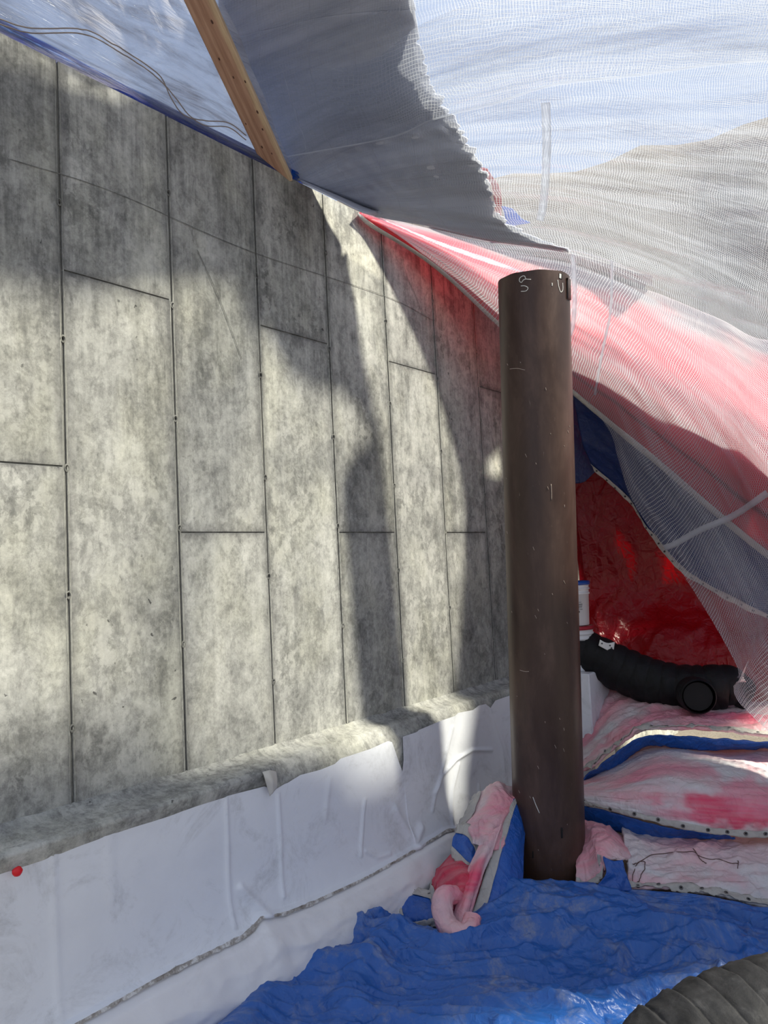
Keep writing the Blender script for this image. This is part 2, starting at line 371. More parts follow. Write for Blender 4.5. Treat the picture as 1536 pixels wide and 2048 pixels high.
def plastic(name, grid=0.017, thread=.17, film=.13, thr_op=.76, tint=(.42, .46, .56), big=0, rough=.18, bumps=.5, haze=1.0, streaks=0.0, svec=(1, 3.5, 1), sdist=1.5):
    """scrim reinforced poly film: near-clear film with a net of white threads"""
    t = NT(name); uv = t.n('ShaderNodeUVMap').outputs[0]; geo = t.n('ShaderNodeNewGeometry').outputs['Position']
    w = t.n('ShaderNodeVectorMath', {0: t.n('ShaderNodeTexNoise', {'Vector': uv, 'Scale': 2.2, 'Detail': 3.0}).outputs[1], 'Scale': .10}, operation='SCALE').outputs[0]
    uvw = t.n('ShaderNodeVectorMath', {0: uv, 1: w}, operation='ADD').outputs[0]
    uvr = t.n('ShaderNodeMapping', {'Vector': uvw, 'Rotation': (0, 0, math.radians(8))}).outputs[0]
    s_ = t.n('ShaderNodeSeparateXYZ', {0: uvr})
    if grid:
        def line(x, per, wd):
            fr = t.math('FRACT', t.math('DIVIDE', x, per)); return t.math('LESS_THAN', t.math('ABSOLUTE', t.math('SUBTRACT', fr, .5)), wd / 2)
        g = t.math('MAXIMUM', line(s_.outputs[0], grid, thread), line(s_.outputs[1], grid * .8, thread * 1.1))
        g = t.math('MULTIPLY', g, t.ramp(t.math('DIVIDE', s_.outputs[0], 6.0), [(.04, .12), (.14, 1.0)]))
        g = t.math('MAXIMUM', g, t.math('MULTIPLY', line(s_.outputs[0], .31, .012), .35))
    else: g = t.math('MULTIPLY', 0.0, 1.0)
    cl = t.noise(t.vmap(geo, (1, 1, 1)), 2.2, 5, .6, .5)
    op = t.math('ADD', t.math('MULTIPLY', g, thr_op - film), t.math('MULTIPLY', t.ramp(cl, [(.3, film * .8), (.7, film * 1.2)]), 1.0))
    if streaks: op = t.math('ADD', op, t.math('MULTIPLY', t.ramp(t.noise(t.vmap(uv, svec), 1.6, 8, .7, sdist), [(.42, 0.0), (.72, 1.0)]), streaks), clamp=True)
    h = t.noise(t.vmap(uv, (3, 14, 1)), 2.0, 5, .6, 1.0); nm = t.bump(h, bumps, .02)
    tcol_ = t.mix(g, tint, (.66, .68, .73)) if grid else t.mix(0.0, tint, tint)
    di = t.n('ShaderNodeBsdfDiffuse', {'Color': tcol_, 'Normal': nm}).outputs[0]
    tr = t.n('ShaderNodeBsdfTranslucent', {'Color': tcol_, 'Normal': nm}).outputs[0]
    ms = t.n('ShaderNodeMixShader', {0: .55 * haze, 1: di, 2: tr}).outputs[0]
    gl = t.n('ShaderNodeBsdfGlossy', {'Color': (1, 1, 1, 1), 'Roughness': rough, 'Normal': nm}).outputs[0]
    fz = t.n('ShaderNodeFresnel', {'IOR': 1.35, 'Normal': nm}).outputs[0]
    body = t.n('ShaderNodeMixShader', {0: t.math('MULTIPLY', fz, .8), 1: ms, 2: gl}).outputs[0]
    tp = t.n('ShaderNodeBsdfTransparent', {'Color': (.97, .98, 1, 1)}).outputs[0]
    sh = t.n('ShaderNodeMixShader', {0: op, 1: tp, 2: body}).outputs[0]
    t.done(sh)
plastic('scrim', streaks=.40, svec=(.28, 4.5, 1), sdist=.6)
plastic('scrim_flap', grid=.021, film=.22, thr_op=.58, streaks=.3, svec=(.28, 4.5, 1), sdist=.6)
plastic('scrim_side', grid=0, film=.35, thr_op=.9, tint=(.7,.72,.78))
plastic('crumpled_poly', grid=0, film=.50, tint=(.43, .42, .45), bumps=1.0, streaks=.5)
plastic('clear_bunch', grid=0, film=.5, tint=(.95, .96, 1.0))
plastic('scrim_tape', grid=0, film=.5, tint=(.75, .78, .84))

t = NT('timber'); g = t.n('ShaderNodeTexCoord').outputs['Object']
gr = t.n('ShaderNodeTexWave', {'Vector': t.vmap(g, (.35, 9, 9)), 'Scale': .8, 'Distortion': 7.0, 'Detail': 3.0, 'Detail Scale': 1.0}, wave_type='RINGS').outputs[1]
c = t.ramp(gr, [(.0, (.44, .25, .165)), (.5, (.50, .295, .195)), (1.0, (.56, .345, .235))])
sx = t.n('ShaderNodeSeparateXYZ', {0: g}).outputs[1]
sap = t.ramp(t.math('ABSOLUTE', t.math('ADD', sx, t.math('MULTIPLY', t.noise(g, 4), .03))), [(.050, 0.0), (.068, 1.0)])
c = t.mix(sap, c, (.70, .53, .34))
c = t.mix(t.ramp(t.noise(t.vmap(g, (2, 40, 40)), 3, 4), [(.4, .35), (.6, 0.0)]), c, (.55, .45, .4), 'MULTIPLY')
t.done(t.bsdf(c, .6, t.bump(gr, .15, .003)))
t = NT('knot'); t.done(t.bsdf((.10, .045, .03), .6))
t = NT('pipe_steel'); g = t.n('ShaderNodeTexCoord').outputs['Object']; z = t.n('ShaderNodeSeparateXYZ', {0: g}).outputs[2]
b1 = t.noise(t.vmap(g, (1, 1, .3)), 5, 7, .65, .3); b2 = t.noise(g, 60, 4, .7)
c = t.ramp(b1, [(.3, (.040, .022, .018)), (.5, (.062, .036, .029)), (.7, (.110, .068, .054))])
rz = t.ramp(t.math('ADD', z, t.math('MULTIPLY', b1, .5)), [(.25, 1.0), (.75, 0.0)])
c = t.mix(t.math('MULTIPLY', rz, t.ramp(b2, [(.4, .2), (.6, .9)])), c, (.085, .040, .020))
sc = t.ramp(t.noise(t.vmap(g, (30, 30, 3)), 3.0, 3, .6, .5), [(.70, 0.0), (.74, .35)])
c = t.mix(sc, c, (.35, .29, .25))
t.done(t.bsdf(c, t.ramp(b1, [(.3, .34), (.7, .48)]), t.bump(b2, .12, .002), metallic=.1, spec=.38))
t = NT('pipe_inside'); t.done(t.bsdf((.06, .04, .03), .8))
t = NT('chalk'); t.done(t.bsdf((.72, .72, .68), .9))
t = NT('scratch'); t.done(t.bsdf((.42, .34, .29), .6))
t = NT('hole'); t.done(t.bsdf((.012, .011, .012), .9))
t = NT('eyelet'); t.done(t.bsdf((.16, .15, .15), .4, metallic=.6))
t = NT('eyelet_pale'); t.done(t.bsdf((.62, .60, .55), .4, metallic=.2))
t = NT('black_fabric'); g = t.n('ShaderNodeNewGeometry').outputs['Position']
n1 = t.noise(g, 12, 5, .6, .6); c = t.ramp(n1, [(.35, (.002, .0022, .003)), (.7, (.006, .0065, .009))])
t.done(t.bsdf(c, .62, t.bump(n1, .5, .02), spec=.35))
t = NT('grey_duct'); n1 = t.noise(g_ := t.n('ShaderNodeNewGeometry').outputs['Position'], 9, 6, .65, .5); n2 = t.noise(g_, 90, 3, .7)
c = t.ramp(n1, [(.3, (.012, .012, .013)), (.55, (.030, .030, .033)), (.75, (.075, .075, .078))])
t.done(t.bsdf(c, .7, t.bump(t.math('ADD', n1, t.math('MULTIPLY', n2, .2)), .5, .01), spec=.3))
t = NT('white_plastic'); t.done(t.bsdf((.78, .80, .84), .35))
t = NT('lid_blue'); t.done(t.bsdf((.01, .07, .36), .35))
t = NT('lid_red'); t.done(t.bsdf((.36, .012, .03), .35))
t = NT('ink'); t.done(t.bsdf((.08, .085, .10), .7))
t = NT('paper'); t.done(t.bsdf((.82, .82, .80), .7))
t = NT('beige_tape'); t.done(t.bsdf((.62, .60, .55), .5))
t = NT('seam_brown'); t.done(t.bsdf((.30, .26, .25), .7))
t = NT('red_plastic'); t.done(t.bsdf((.75, .01, .02), .35))
t = NT('wire'); t.done(t.bsdf((.10, .05, .035), .5, metallic=.5))
t = NT('sand'); g = t.n('ShaderNodeNewGeometry').outputs['Position']; n1 = t.noise(g, 14, 6, .75)
t.done(t.bsdf(t.ramp(n1, [(.42, (.72, .71, .70)), (.50, (.42, .39, .36)), (.62, (.20, .175, .15))]), .9, t.bump(n1, .8, .01)))
t = NT('dirt'); g = t.n('ShaderNodeNewGeometry').outputs['Position']; n1 = t.noise(g, 2, 9, .75); n2 = t.noise(g, 40, 5, .7)
c = t.ramp(t.math('ADD', t.math('MULTIPLY', n1, .6), t.math('MULTIPLY', n2, .4)), [(.35, (.17, .145, .12)), (.6, (.30, .265, .23)), (.75, (.42, .385, .35))])
t.done(t.bsdf(c, .95, t.bump(n2, .8, .03)))

# ================================================================ SETTING
# ---- concrete wall: backing slab + formed panels with recessed joints
bm = bmesh.new(); box_bm(bm, (-0.30, -3.6, -0.1), (-0.0045, 9.4, 4.572))
wall = bm_obj('wall_left', bm, M['concrete_dark']); tag(wall, 'tall grey board-formed concrete foundation wall with vertical panel seams', None, None, 'structure')
seamY = [1.85 + .6175 * k for k in range(-9, 13)]
ztop, zlow = 4.58, 1.06
def joint_z(k): return {0: 2.62}.get(k, None)
rp = random.Random(5)
for i in range(len(seamY) - 1):
    k = i - 9 + 1                              # column index: k=0 is the column left of the first seam
    y0, y1 = seamY[i] + .005, seamY[i + 1] - .005
    zj = 2.62 if k == 0 else (3.555 if k % 2 else 2.315)
    for (a, b, up) in ((zlow, zj - .004, 0), (zj + .004, ztop, 1)):
        ny, nz = 10, max(4, int((b - a) / .12)); pr = .003 + rp.uniform(-.0015, .0015); tilt = rp.uniform(-.002, .002)
        Y, Z = np.meshgrid(np.linspace(y0, y1, ny), np.linspace(a, b, nz))
        X = pr + tilt * .4 * (Z - a) + .001 * fbm(Y * 2.1, Z * 2.1 + k)
        # rounded arris at the panel edges
        Xe = np.full_like(X, -.012)
        G = np.stack([X, Y, Z], -1)
        # ring frame: inner grid + skirt
        top = G[-1:].copy(); top[..., 0] = -.012; bot = G[:1].copy(); bot[..., 0] = -.012
        G2 = np.concatenate([bot, G, top], 0); lf = G2[:, :1].copy(); lf[..., 0] = -.012; rt = G2[:, -1:].copy(); rt[..., 0] = -.012
        G2 = np.concatenate([lf, G2, rt], 1)
        du = np.minimum(G2[..., 1] - y0, y1 - G2[..., 1]); dv = np.abs(G2[..., 2] - zj)
        me = from_grid(G2[:, ::-1], np.stack([du, dv], -1)[:, ::-1]); o = link('concrete_panel', me, M['concrete_panel'], wall, smooth=False)
# raised mortar fins that leaked along some seams
bm = bmesh.new()
for i, y in enumerate(seamY[6:]):
    pts = np.linspace(zlow, ztop, 90); 
    for s in (-.012, .011):
        off = .003 * fbm(pts * 5 + i * 9 + s * 100, pts * 0 + i, 3)
        prev = None
        for z_, o_ in zip(pts, off):
            h = .0075 + .004 * float(noise2(z_ * 9 + i, s * 99)); 
            cur = [bm.verts.new((-.006, y + s + o_ - .0035, z_)), bm.verts.new((max(.001, h), y + s + o_, z_)), bm.verts.new((-.006, y + s + o_ + .0035, z_))]
            if prev:
                bm.faces.new((prev[0], prev[1], cur[1], cur[0])); bm.faces.new((prev[1], prev[2], cur[2], cur[1]))
            prev = cur
o = bm_obj('mortar_fin', bm, M['concrete_ledge'], wall, True); tag(o, kind='stuff')
def wall_line(name, pl, wd, mat, lab=None):
    pts = np.array([PX(a, b, .0075) for a, b in pl]); pts = cr_interp(pts, 40); T = np.gradient(pts, axis=0); S = np.cross(T, (1, 0, 0)); S /= np.linalg.norm(S, axis=1)[:, None]
    o = link(name, from_grid(np.stack([pts - S * wd / 2, pts + S * wd / 2], 0)), mat, wall)
    if lab: o['label'] = lab
wall_line('chalk_line', [(20, 318), (230, 385), (500, 502), (770, 592), (865, 640)], .004, M['concrete_dark'], 'long faint slanting snap line')
wall_line('surface_crack', [(395, 500), (440, 600), (484, 718)], .004, M['concrete_dark'], 'thin slanting hairline crack')
wall_line('surface_crack', [(800, 480), (812, 545), (835, 600), (850, 650)], .003, M['concrete_dark'])
# tie holes on the seams: small rusty pockets
bm = bmesh.new(); n = 10
rg = [(.020, .004), (.013, .006), (.009, -.004)]; rings = []
for rr, x in rg: rings.append([bm.verts.new((x, rr * math.cos(2 * math.pi * i / n) * .7, rr * math.sin(2 * math.pi * i / n))) for i in range(n)])
for a in range(2):
    for i in range(n): f = bm.faces.new((rings[a][i], rings[a][(i + 1) % n], rings[a + 1][(i + 1) % n], rings[a + 1][i])); f.material_index = 0
f = bm.faces.new(rings[2]); f.material_index = 1
tie = bpy.data.meshes.new('tie_hole'); bm.to_mesh(tie); bm.free(); tie.materials.append(M['concrete_dark']); tie.materials.append(M['hole'])
for i, y in enumerate(seamY[7:18]):
    for z_ in np.arange(1.42, 4.4, .305 * 2):
        zz = z_ + (i % 2) * .3 + rp.uniform(-.03, .03)
        o = bpy.data.objects.new('tie_hole', tie); COL.objects.link(o); o.location = (.003, y + rp.uniform(-.006, .006), zz); o.parent = wall
# ---- footing ledge with uneven trowelled top
led = [(-120, 1775), (0, 1728), (120, 1690), (250, 1650), (400, 1584), (520, 1545), (600, 1502), (700, 1476), (800, 1440), (900, 1412), (1016, 1379)]
fy, fx = [], []
for q in led:
    p_ = PX(q[0], q[1], .20); fy.append(p_[1]); 
    p2 = PZ(q[0], q[1], 1.045); fx.append(p2[0])
def edgeX(y): return np.clip(np.interp(y, fy, fx), .15, .235)
Yv = np.linspace(-3.5, 9.3, 400); cols = []
for s in range(9):
    if s < 6:
        f_ = s / 5.0; X = edgeX(Yv) * f_; Z = 1.07 - .028 * f_ + .003 * fbm(Yv * 3, Yv * 0 + f_ * 2) + (1 - f_) ** 6 * (.018 + .02 * ridged(Yv * 6, Yv * 0 + 3, 5))
        if s == 5: X = X - .004
    else:
        X = edgeX(Yv) + .004 * (s > 5); Z = (1.04 - .012, .955, -.1)[s - 6] + 0 * Yv + (.006 * fbm(Yv * 8, Yv * 0) if s == 6 else 0)
        X = np.minimum(X, .198 if s > 6 else 1)
        if s > 6: X = 0 * Yv + .198
    cols.append(np.stack([X if not np.isscalar(X) else 0 * Yv, Yv, Z], -1))
led_o = link('trim_1', from_grid(np.array(cols)), M['concrete_ledge'], None, True); tag(led_o, 'sloping trowelled concrete footing ledge along the foot of the concrete wall', None, None, 'structure')
# ---- ground and excavation bank outside the enclosure
xs = np.linspace(-6, 26, 90); ys = np.linspace(-12, 26, 100); YY, XX = np.meshgrid(ys, xs, indexing='ij')
ZZ = -.06 + .03 * fbm(XX * 1.2, YY * 1.2)
floor = link('floor', from_grid(np.stack([XX, YY, ZZ], -1)), M['dirt']); tag(floor, 'bare trodden dirt ground under the tarps and blankets', None, None, 'structure')
u = np.linspace(0, 1, 60); v = np.linspace(0, 1, 24); VV, UU = np.meshgrid(v, u, indexing='ij')
ang = -1.15 + UU * 2.6; rad = 9.0 + VV * 6.5
bx = 1.5 + rad * np.sin(ang + .35); by = 1.0 + rad * np.cos(ang + .35); bz = -.2 + sstep(0, 1, VV) * (5.5 + 5.2 * (1 - sstep(.15, .75, ang + .35))) + .35 * fbm(bx * .7, by * .7) 
bank = link('dirt_bank', from_grid(np.stack([bx, by, bz], -1)), M['dirt']); tag(bank, 'pale excavated dirt bank outside, dimly seen through the netted plastic', 'dirt bank')

# ================================================================ PLASTIC ROOF
def gather(U, V, x, y):
    a = sstep(0.0, .25, U) * .9 + .10
    f = .018 * np.sin(V * 46 + 2.0 * noise2(U * 2, V * 6)) + .085 * ridged(U * 1.2 + 3, V * 17 + 1.5 * noise2(U * 2, V * 3), 3)
    sag = .03 * fbm(x * .8, y * .8, 3)
    return a * f * (1 - .4 * sstep(.7, 1, V)) + sag
roof_rows = [
 [(738, 430, 5.2), (870, 522, 5.7), (1000, 642, 6.0), (1140, 765, 6.12), (1228, 865, 6.1), (1268, 1000, 6.0), (1385, 1170, 5.8), (1478, 1330, 5.55), (1500, 1420, 5.5), ('w', 2.9, 5.5, .3), ('w', 4.3, 5.5, .1)],
 [(735, 427, 5.18), (870, 490, 5.5), (1010, 540, 5.6), (1150, 610, 5.6), (1270, 700, 5.5), (1380, 820, 5.4), (1470, 930, 5.3), (1536, 1040, 5.15), (1640, 1170, 5.0), ('w', 3.2, 5.2, 1.3), ('w', 4.3, 5.2, .9)],
 [(732, 424, 5.15), (860, 465, 5.3), (1000, 495, 5.3), (1140, 515, 5.2), (1280, 565, 5.0), (1400, 625, 4.8), (1480, 670, 4.7), (1560, 720, 4.55), (1700, 820, 4.4), ('w', 3.35, 4.8, 2.4), ('w', 4.3, 4.8, 1.9)],
 [(690, 402, 5.1), (800, 400, 5.05), (900, 400, 4.95), (1040, 400, 4.75), (1180, 420, 4.55), (1320, 460, 4.35), (1440, 500, 4.2), (1560, 550, 4.1), (1720, 630, 4.0), ('w', 3.5, 4.5, 3.0), ('w', 4.3, 4.4, 2.5)],
 [(630, 372, 5.0), (730, 340, 4.9), (850, 310, 4.7), (1000, 285, 4.45), (1150, 285, 4.25), (1300, 300, 4.05), (1430, 315, 3.92), (1560, 335, 3.8), (1750, 380, 3.65), ('w', 3.6, 4.1, 3.5), ('w', 4.3, 4.0, 3.0)],
 [(548, 335, 5.0), (670, 265, 4.75), (800, 220, 4.5), (950, 170, 4.2), (1100, 145, 4.0), (1270, 135, 3.8), (1420, 128, 3.6), (1560, 122, 3.45), (1760, 110, 3.3), ('w', 3.7, 3.6, 3.9), ('w', 4.3, 3.5, 3.4)],
 [(440, 165, 4.75), (600, 90, 4.45), (740, 40, 4.15), (900, 0, 3.9), (1080, -20, 3.65), (1250, -40, 3.45), (1420, -50, 3.3), (1580, -60, 3.1), (1800, -80, 2.9), ('w', 3.8, 3.1, 4.1), ('w', 4.3, 3.0, 3.7)],
 [('w', .62, 2.1, 5.0), ('w', 1.1, 2.15, 5.02), ('w', 1.5, 2.2, 4.98), ('w', 1.8, 2.25, 4.95), ('w', 2.1, 2.3, 4.9), ('w', 2.4, 2.35, 4.84), ('w', 2.7, 2.4, 4.76), ('w', 3.0, 2.45, 4.66), ('w', 3.4, 2.4, 4.5), ('w', 3.85, 2.3, 4.3), ('w', 4.3, 2.2, 3.9)],
 [('w', 1.1, .8, 5.08), ('w', 1.4, .8, 5.06), ('w', 1.7, .8, 5.04), ('w', 2.0, .8, 5.0), ('w', 2.3, .8, 4.96), ('w', 2.6, .8, 4.9), ('w', 2.9, .8, 4.84), ('w', 3.2, .8, 4.76), ('w', 3.5, .8, 4.6), ('w', 3.9, .8, 4.4), ('w', 4.3, .8, 4.0)],
 [('w', 1.1, -1.2, 5.08), ('w', 1.4, -1.2, 5.06), ('w', 1.7, -1.2, 5.04), ('w', 2.0, -1.2, 5.0), ('w', 2.3, -1.2, 4.96), ('w', 2.6, -1.2, 4.9), ('w', 2.9, -1.2, 4.84), ('w', 3.2, -1.2, 4.76), ('w', 3.5, -1.2, 4.6), ('w', 3.9, -1.2, 4.4), ('w', 4.3, -1.2, 4.0)],
]
roof = patch('netted_plastic_sheet', roof_rows, 220, 260, M['scrim'], gather,
             label='big translucent white net-reinforced plastic sheet draped over the steel pipe and tarps', cat='plastic sheet')
RB = bvh_of(roof)
for nm, pts, wd in (('seam_tape', [(1092, 205), (1094, 300), (1088, 400), (1080, 440)], .05), ('seam_tape', [(1146, 508), (1150, 580), (1146, 650), (1128, 690)], .035),
                    ('seam_tape', [(1536, 985), (1470, 1030), (1400, 1060), (1340, 1092), (1290, 1100), (1245, 1130)], .045), ('seam_tape', [(1225, 520), (1222, 620), (1206, 700), (1190, 790)], .02),
                    ):
    strip_on(nm, RB, pts, wd, M['scrim_tape'], roof.o, label='milky seam strip')
# second layer: folded-over flap fanning out to the right across the top
def offp(px, py, off):
    h, nn = hit(RB, px, py)
    if h is None: return None
    d = nrm(h - CAM); return h + d * off
def onroof(px, py, off, dflt): 
    q = offp(px, py, off); return q if q is not None else P(px, py, dflt)
flap_rows = [
 [onroof(a, b, -.05 - .05 * i / 6, 4) for i, (a, b) in enumerate([(548, 318), (768, 277), (865, 236), (985, 208), (1112, 167), (1300, 146), (1420, 130), (1560, 117)])] + [P(1760, 100, 3.0)],
 [onroof(a, b, -.07, 4) for a, b in [(535, 290), (750, 250), (860, 190), (980, 150), (1110, 110), (1300, 90), (1420, 80), (1560, 70)]] + [P(1760, 50, 3.0)],
 [onroof(a, b, -.06, 4) for a, b in [(505, 230), (730, 200), (850, 130), (970, 80), (1110, 50), (1290, 30), (1420, 20), (1560, 10)]] + [P(1760, 0, 2.95)],
 [onroof(a, b, -.05, 3.8) for a, b in [(455, 130), (710, 130), (840, 50), (960, 0), (1100, -30), (1280, -50), (1420, -60), (1540, -70)]] + [P(1760, -80, 2.8)],
]
flap = patch('plastic_flap', flap_rows, 160, 40, M['scrim_flap'], lambda U, V, x, y: .015 * np.sin(V * 9 + 2 * noise2(U * 3, V * 2)) * sstep(0, .3, U) + .012 * ridged(U * 2, V * 5),
             label='folded second layer of netted plastic fanning across the top right', cat='plastic sheet')
fe = flap.G[0] - flap.N[0] * 0; fe2 = flap.G[1]
link('flap_edge', from_grid(np.stack([fe + flap.N[0] * .004 - (fe2 - fe) * .5, fe + flap.N[0] * .006, fe2 + flap.N[1] * .004], 0)), M['scrim_tape'], flap.o)
# opaque grey cover lying on top of the plastic, wavy free edge seen through it
def cov(px, py, off=.10): return onroof(px, py, off, 4.6)
cpx = np.array([
 [(585, 356), (665, 395), (742, 430), (860, 452), (1000, 482), (1142, 503)],
 [(575, 338), (680, 362), (790, 392), (890, 418), (955, 432), (1008, 440)],
 [(553, 310), (660, 305), (750, 312), (845, 325), (910, 335), (968, 340)],
 [(512, 240), (630, 228), (720, 226), (800, 228), (860, 236), (915, 250)],
 [(462, 150), (590, 142), (680, 140), (760, 140), (815, 140), (856, 150)],
 [(440, 60), (560, 30), (640, 10), (710, 0), (770, -5), (824, -10)]], float)
cpx = np.swapaxes(cr_interp(np.swapaxes(cr_interp(cpx, 26), 0, 1), 30), 0, 1)
cover_rows = [[cov(a_, b_, .03) for a_, b_ in r_] for r_ in cpx]
for wr in ([(.66, 2.2, 5.08), (.95, 2.2, 5.10), (1.15, 2.22, 5.10), (1.3, 2.25, 5.09), (1.45, 2.3, 5.09), (1.55, 2.35, 5.07)],
           [(.9, 1.2, 5.18), (1.05, 1.2, 5.18), (1.2, 1.2, 5.18), (1.35, 1.2, 5.18), (1.5, 1.2, 5.17), (1.6, 1.3, 5.17)],
           [(.9, -1, 5.20), (1.05, -1, 5.2), (1.2, -1, 5.2), (1.35, -1, 5.2), (1.5, -1, 5.2), (1.7, -1, 5.18)]):
    cover_rows.append(list(cr_interp(np.array(wr), 30)))
def wavy(U, V, x, y, G):
    e = sstep(.8, 1, U) * (.006 * np.sin(V * 150 + 9 * noise2(V * 12, U)) + .045 * noise2(V * 40, U * 0 + 2) + .03 * noise2(V * 90, U * 0 + 7)) * (1 - .5 * (V < .1)) * (V < .8)
    D = np.zeros_like(G); D[..., 0] = e; D[..., 1] = e * .3; return D
cover = patch('grey_cover_tarp', cover_rows, 90, 240, M['grey_cover'], None, warp=wavy, solid=.008,
              label='opaque grey cover lying over the plastic roof, wavy edge showing through', cat='tarp')
# bits of red and blue tarp peeking at the cover's right corner
patch('red_tarp_corner', [[cov(962, 335, .10), cov(985, 380, .10), cov(990, 430, .10), cov(995, 470, .10)], [cov(974, 338, .10), cov(1000, 380, .10), cov(1003, 430, .10), cov(1006, 470, .10)]], 20, 6, M['red_cover'],
      lambda U, V, x, y: .006 * fbm(x * 9, y * 9), solid=.006, label='strip of red tarp at the wavy edge of the grey roof cover', cat='tarp')
patch('blue_tarp_corner', [[cov(1003, 412, .2), cov(1010, 435, .2), cov(1008, 455, .2)], [cov(1025, 418, .2), cov(1045, 438, .2), cov(1060, 446, .2)]], 12, 10, M['blue_cover'],
      lambda U, V, x, y: .006 * fbm(x * 9, y * 9), solid=.006, label='small bright blue tarp scrap above the pipe beside the grey cover', cat='tarp')
# added sheet on the roof slope beyond the frame, keeps low sun out
ia = [int(np.interp(k_, [0, 15, 30, 60, 150, 185, 260], [.87, .80, .715, .708, .745, .68, .70]) * 220) for k_ in range(261)]
rowsb = []
for k_ in range(3, 261, 6):
    rowsb.append([roof.G[k_, j_] - roof.N[k_, j_] * .07 for j_ in np.linspace(ia[k_], 214, 9).astype(int)])
patch('roof_side_sun_block', rowsb, 40, 60, M['grey_cover'], lambda U, V, x, y: .01 * fbm(x * 2, y * 2), solid=.015, label='grey sheet added on the roof slope right of the netted plastic to block low sun', cat='blanket')
# ---- crumpled poly on the left of the beam, lapped over the wall top
lr = []
for X, z_ in ((-.28, 4.50), (-.20, 4.60), (.0, 4.625), (.12, 4.76), (.35, 4.96), (.65, 5.14), (1.0, 5.26), (1.5, 5.30), (2.2, 5.32)):
    lr.append([('w', X, y, z_ + .02 * math.sin(y * 5 + X * 4) * (X > .05)) for y in np.linspace(-3, max(3.42 - 2.04 * max(X, 0), 1.95), 13)])
left = patch('crumpled_plastic_sheet', lr, 300, 110, M['crumpled_poly'],
     lambda U, V, x, y: sstep(.30, .45, V) * (.10 * ridged(x * 1.6 + 1.5 * noise2(x, y), y * 1.6, 4) + .035 * ridged(x * 4, y * 4 + 5, 3) - .03) , label='crumpled bluish translucent plastic lapped over the wall top left of the timber', cat='plastic sheet')
LB = bvh_of(left)
for k_ in (-5, 4):
    strip_on('plastic_seam', LB, [(-10, 38 + k_), (60, 60 + k_), (160, 62 + k_), (215, 85 + k_), (270, 118 + k_), (318, 155 + k_), (345 + k_, 195), (372 + k_, 228), (410, 245 + k_), (455, 250 + k_), (490, 275 + k_)], .006, M['seam_brown'], left.o, off=.012, n=80, label='brownish stitched seam line')
bt = patch('blue_strip_tarp', [[('w', -.25, y, 4.60) for y in np.linspace(-2, 3.6, 8)], [('w', -.05, y, 4.64) for y in np.linspace(-2, 3.6, 8)], [('w', -.04, y, 4.645) for y in np.linspace(-2, 3.6, 8)], [('w', -.02, y, 4.66) for y in np.linspace(-2, 3.5, 8)]],
     120, 16, M['blue_cover'], lambda U, V, x, y: .03 * fbm(x * 2.2, y * 3), solid=.006, label='blue tarp strip showing along the top of the concrete wall under the plastic', cat='tarp')
# side sheet closing the enclosure to the right of the camera
side = patch('side_plastic_sheet', [[('w', 4.3, y, z_) for y, z_ in ((5.5, .1), (5.2, .9), (4.8, 1.9), (4.4, 2.5), (4.0, 3.0), (3.5, 3.4), (3.0, 3.7), (2.2, 3.9), (.8, 4.0), (-1.2, 4.0))],
                                    [('w', 4.5, y, -.03) for y in (5.5, 5.1, 4.7, 4.2, 3.8, 3.3, 2.8, 2.0, .8, -1.2)]], 60, 20, M['scrim_side'],
             lambda U, V, x, y: .05 * fbm(x, y), label='milky plastic side sheet hanging right of the grey duct', cat='plastic sheet')

# ---- clear bunch where the sheet is gathered at the wall top
patch('gathered_plastic_bunch', [[PX(715, 412, .02), PX(738, 414, .05), PX(765, 432, .04)], [PX(722, 425, .06), PX(742, 426, .10), PX(770, 440, .08)], [PX(728, 436, .03), PX(750, 444, .04), PX(780, 452, .03)]], 40, 24, M['clear_bunch'],
      lambda U, V, x, y: .03 * ridged(x * 14, y * 14, 2), label='crinkled clear plastic bunch tucked over the wall top behind the pipe', cat='plastic sheet')

# ================================================================ TIMBER
E0 = P(551, 338, 4.80); E1 = P(396, 0, 3.80)
ax = nrm(E1 - E0); mid = (E0 + E1) / 2; vd = nrm(CAM - mid); nw = nrm(vd - ax * np.dot(vd, ax)); sd_ = np.cross(ax, nw)
if np.dot(sd_, _r) < 0: sd_ = -sd_
a_ = math.radians(-20); nw2 = nw * math.cos(a_) + sd_ * math.sin(a_); sd2 = np.cross(nw2, ax); 
if np.dot(sd2, _r) < 0: sd2 = -sd2
L0, L1 = -.12, float(np.linalg.norm(E1 - E0)) + .9
bm = bmesh.new(); box_bm(bm, (L0, -.070, -.038), (L1, .070, 0), .003)
MB = Matrix(((ax[0], sd2[0], nw2[0], E0[0]), (ax[1], sd2[1], nw2[1], E0[1]), (ax[2], sd2[2], nw2[2], E0[2]), (0, 0, 0, 1)))
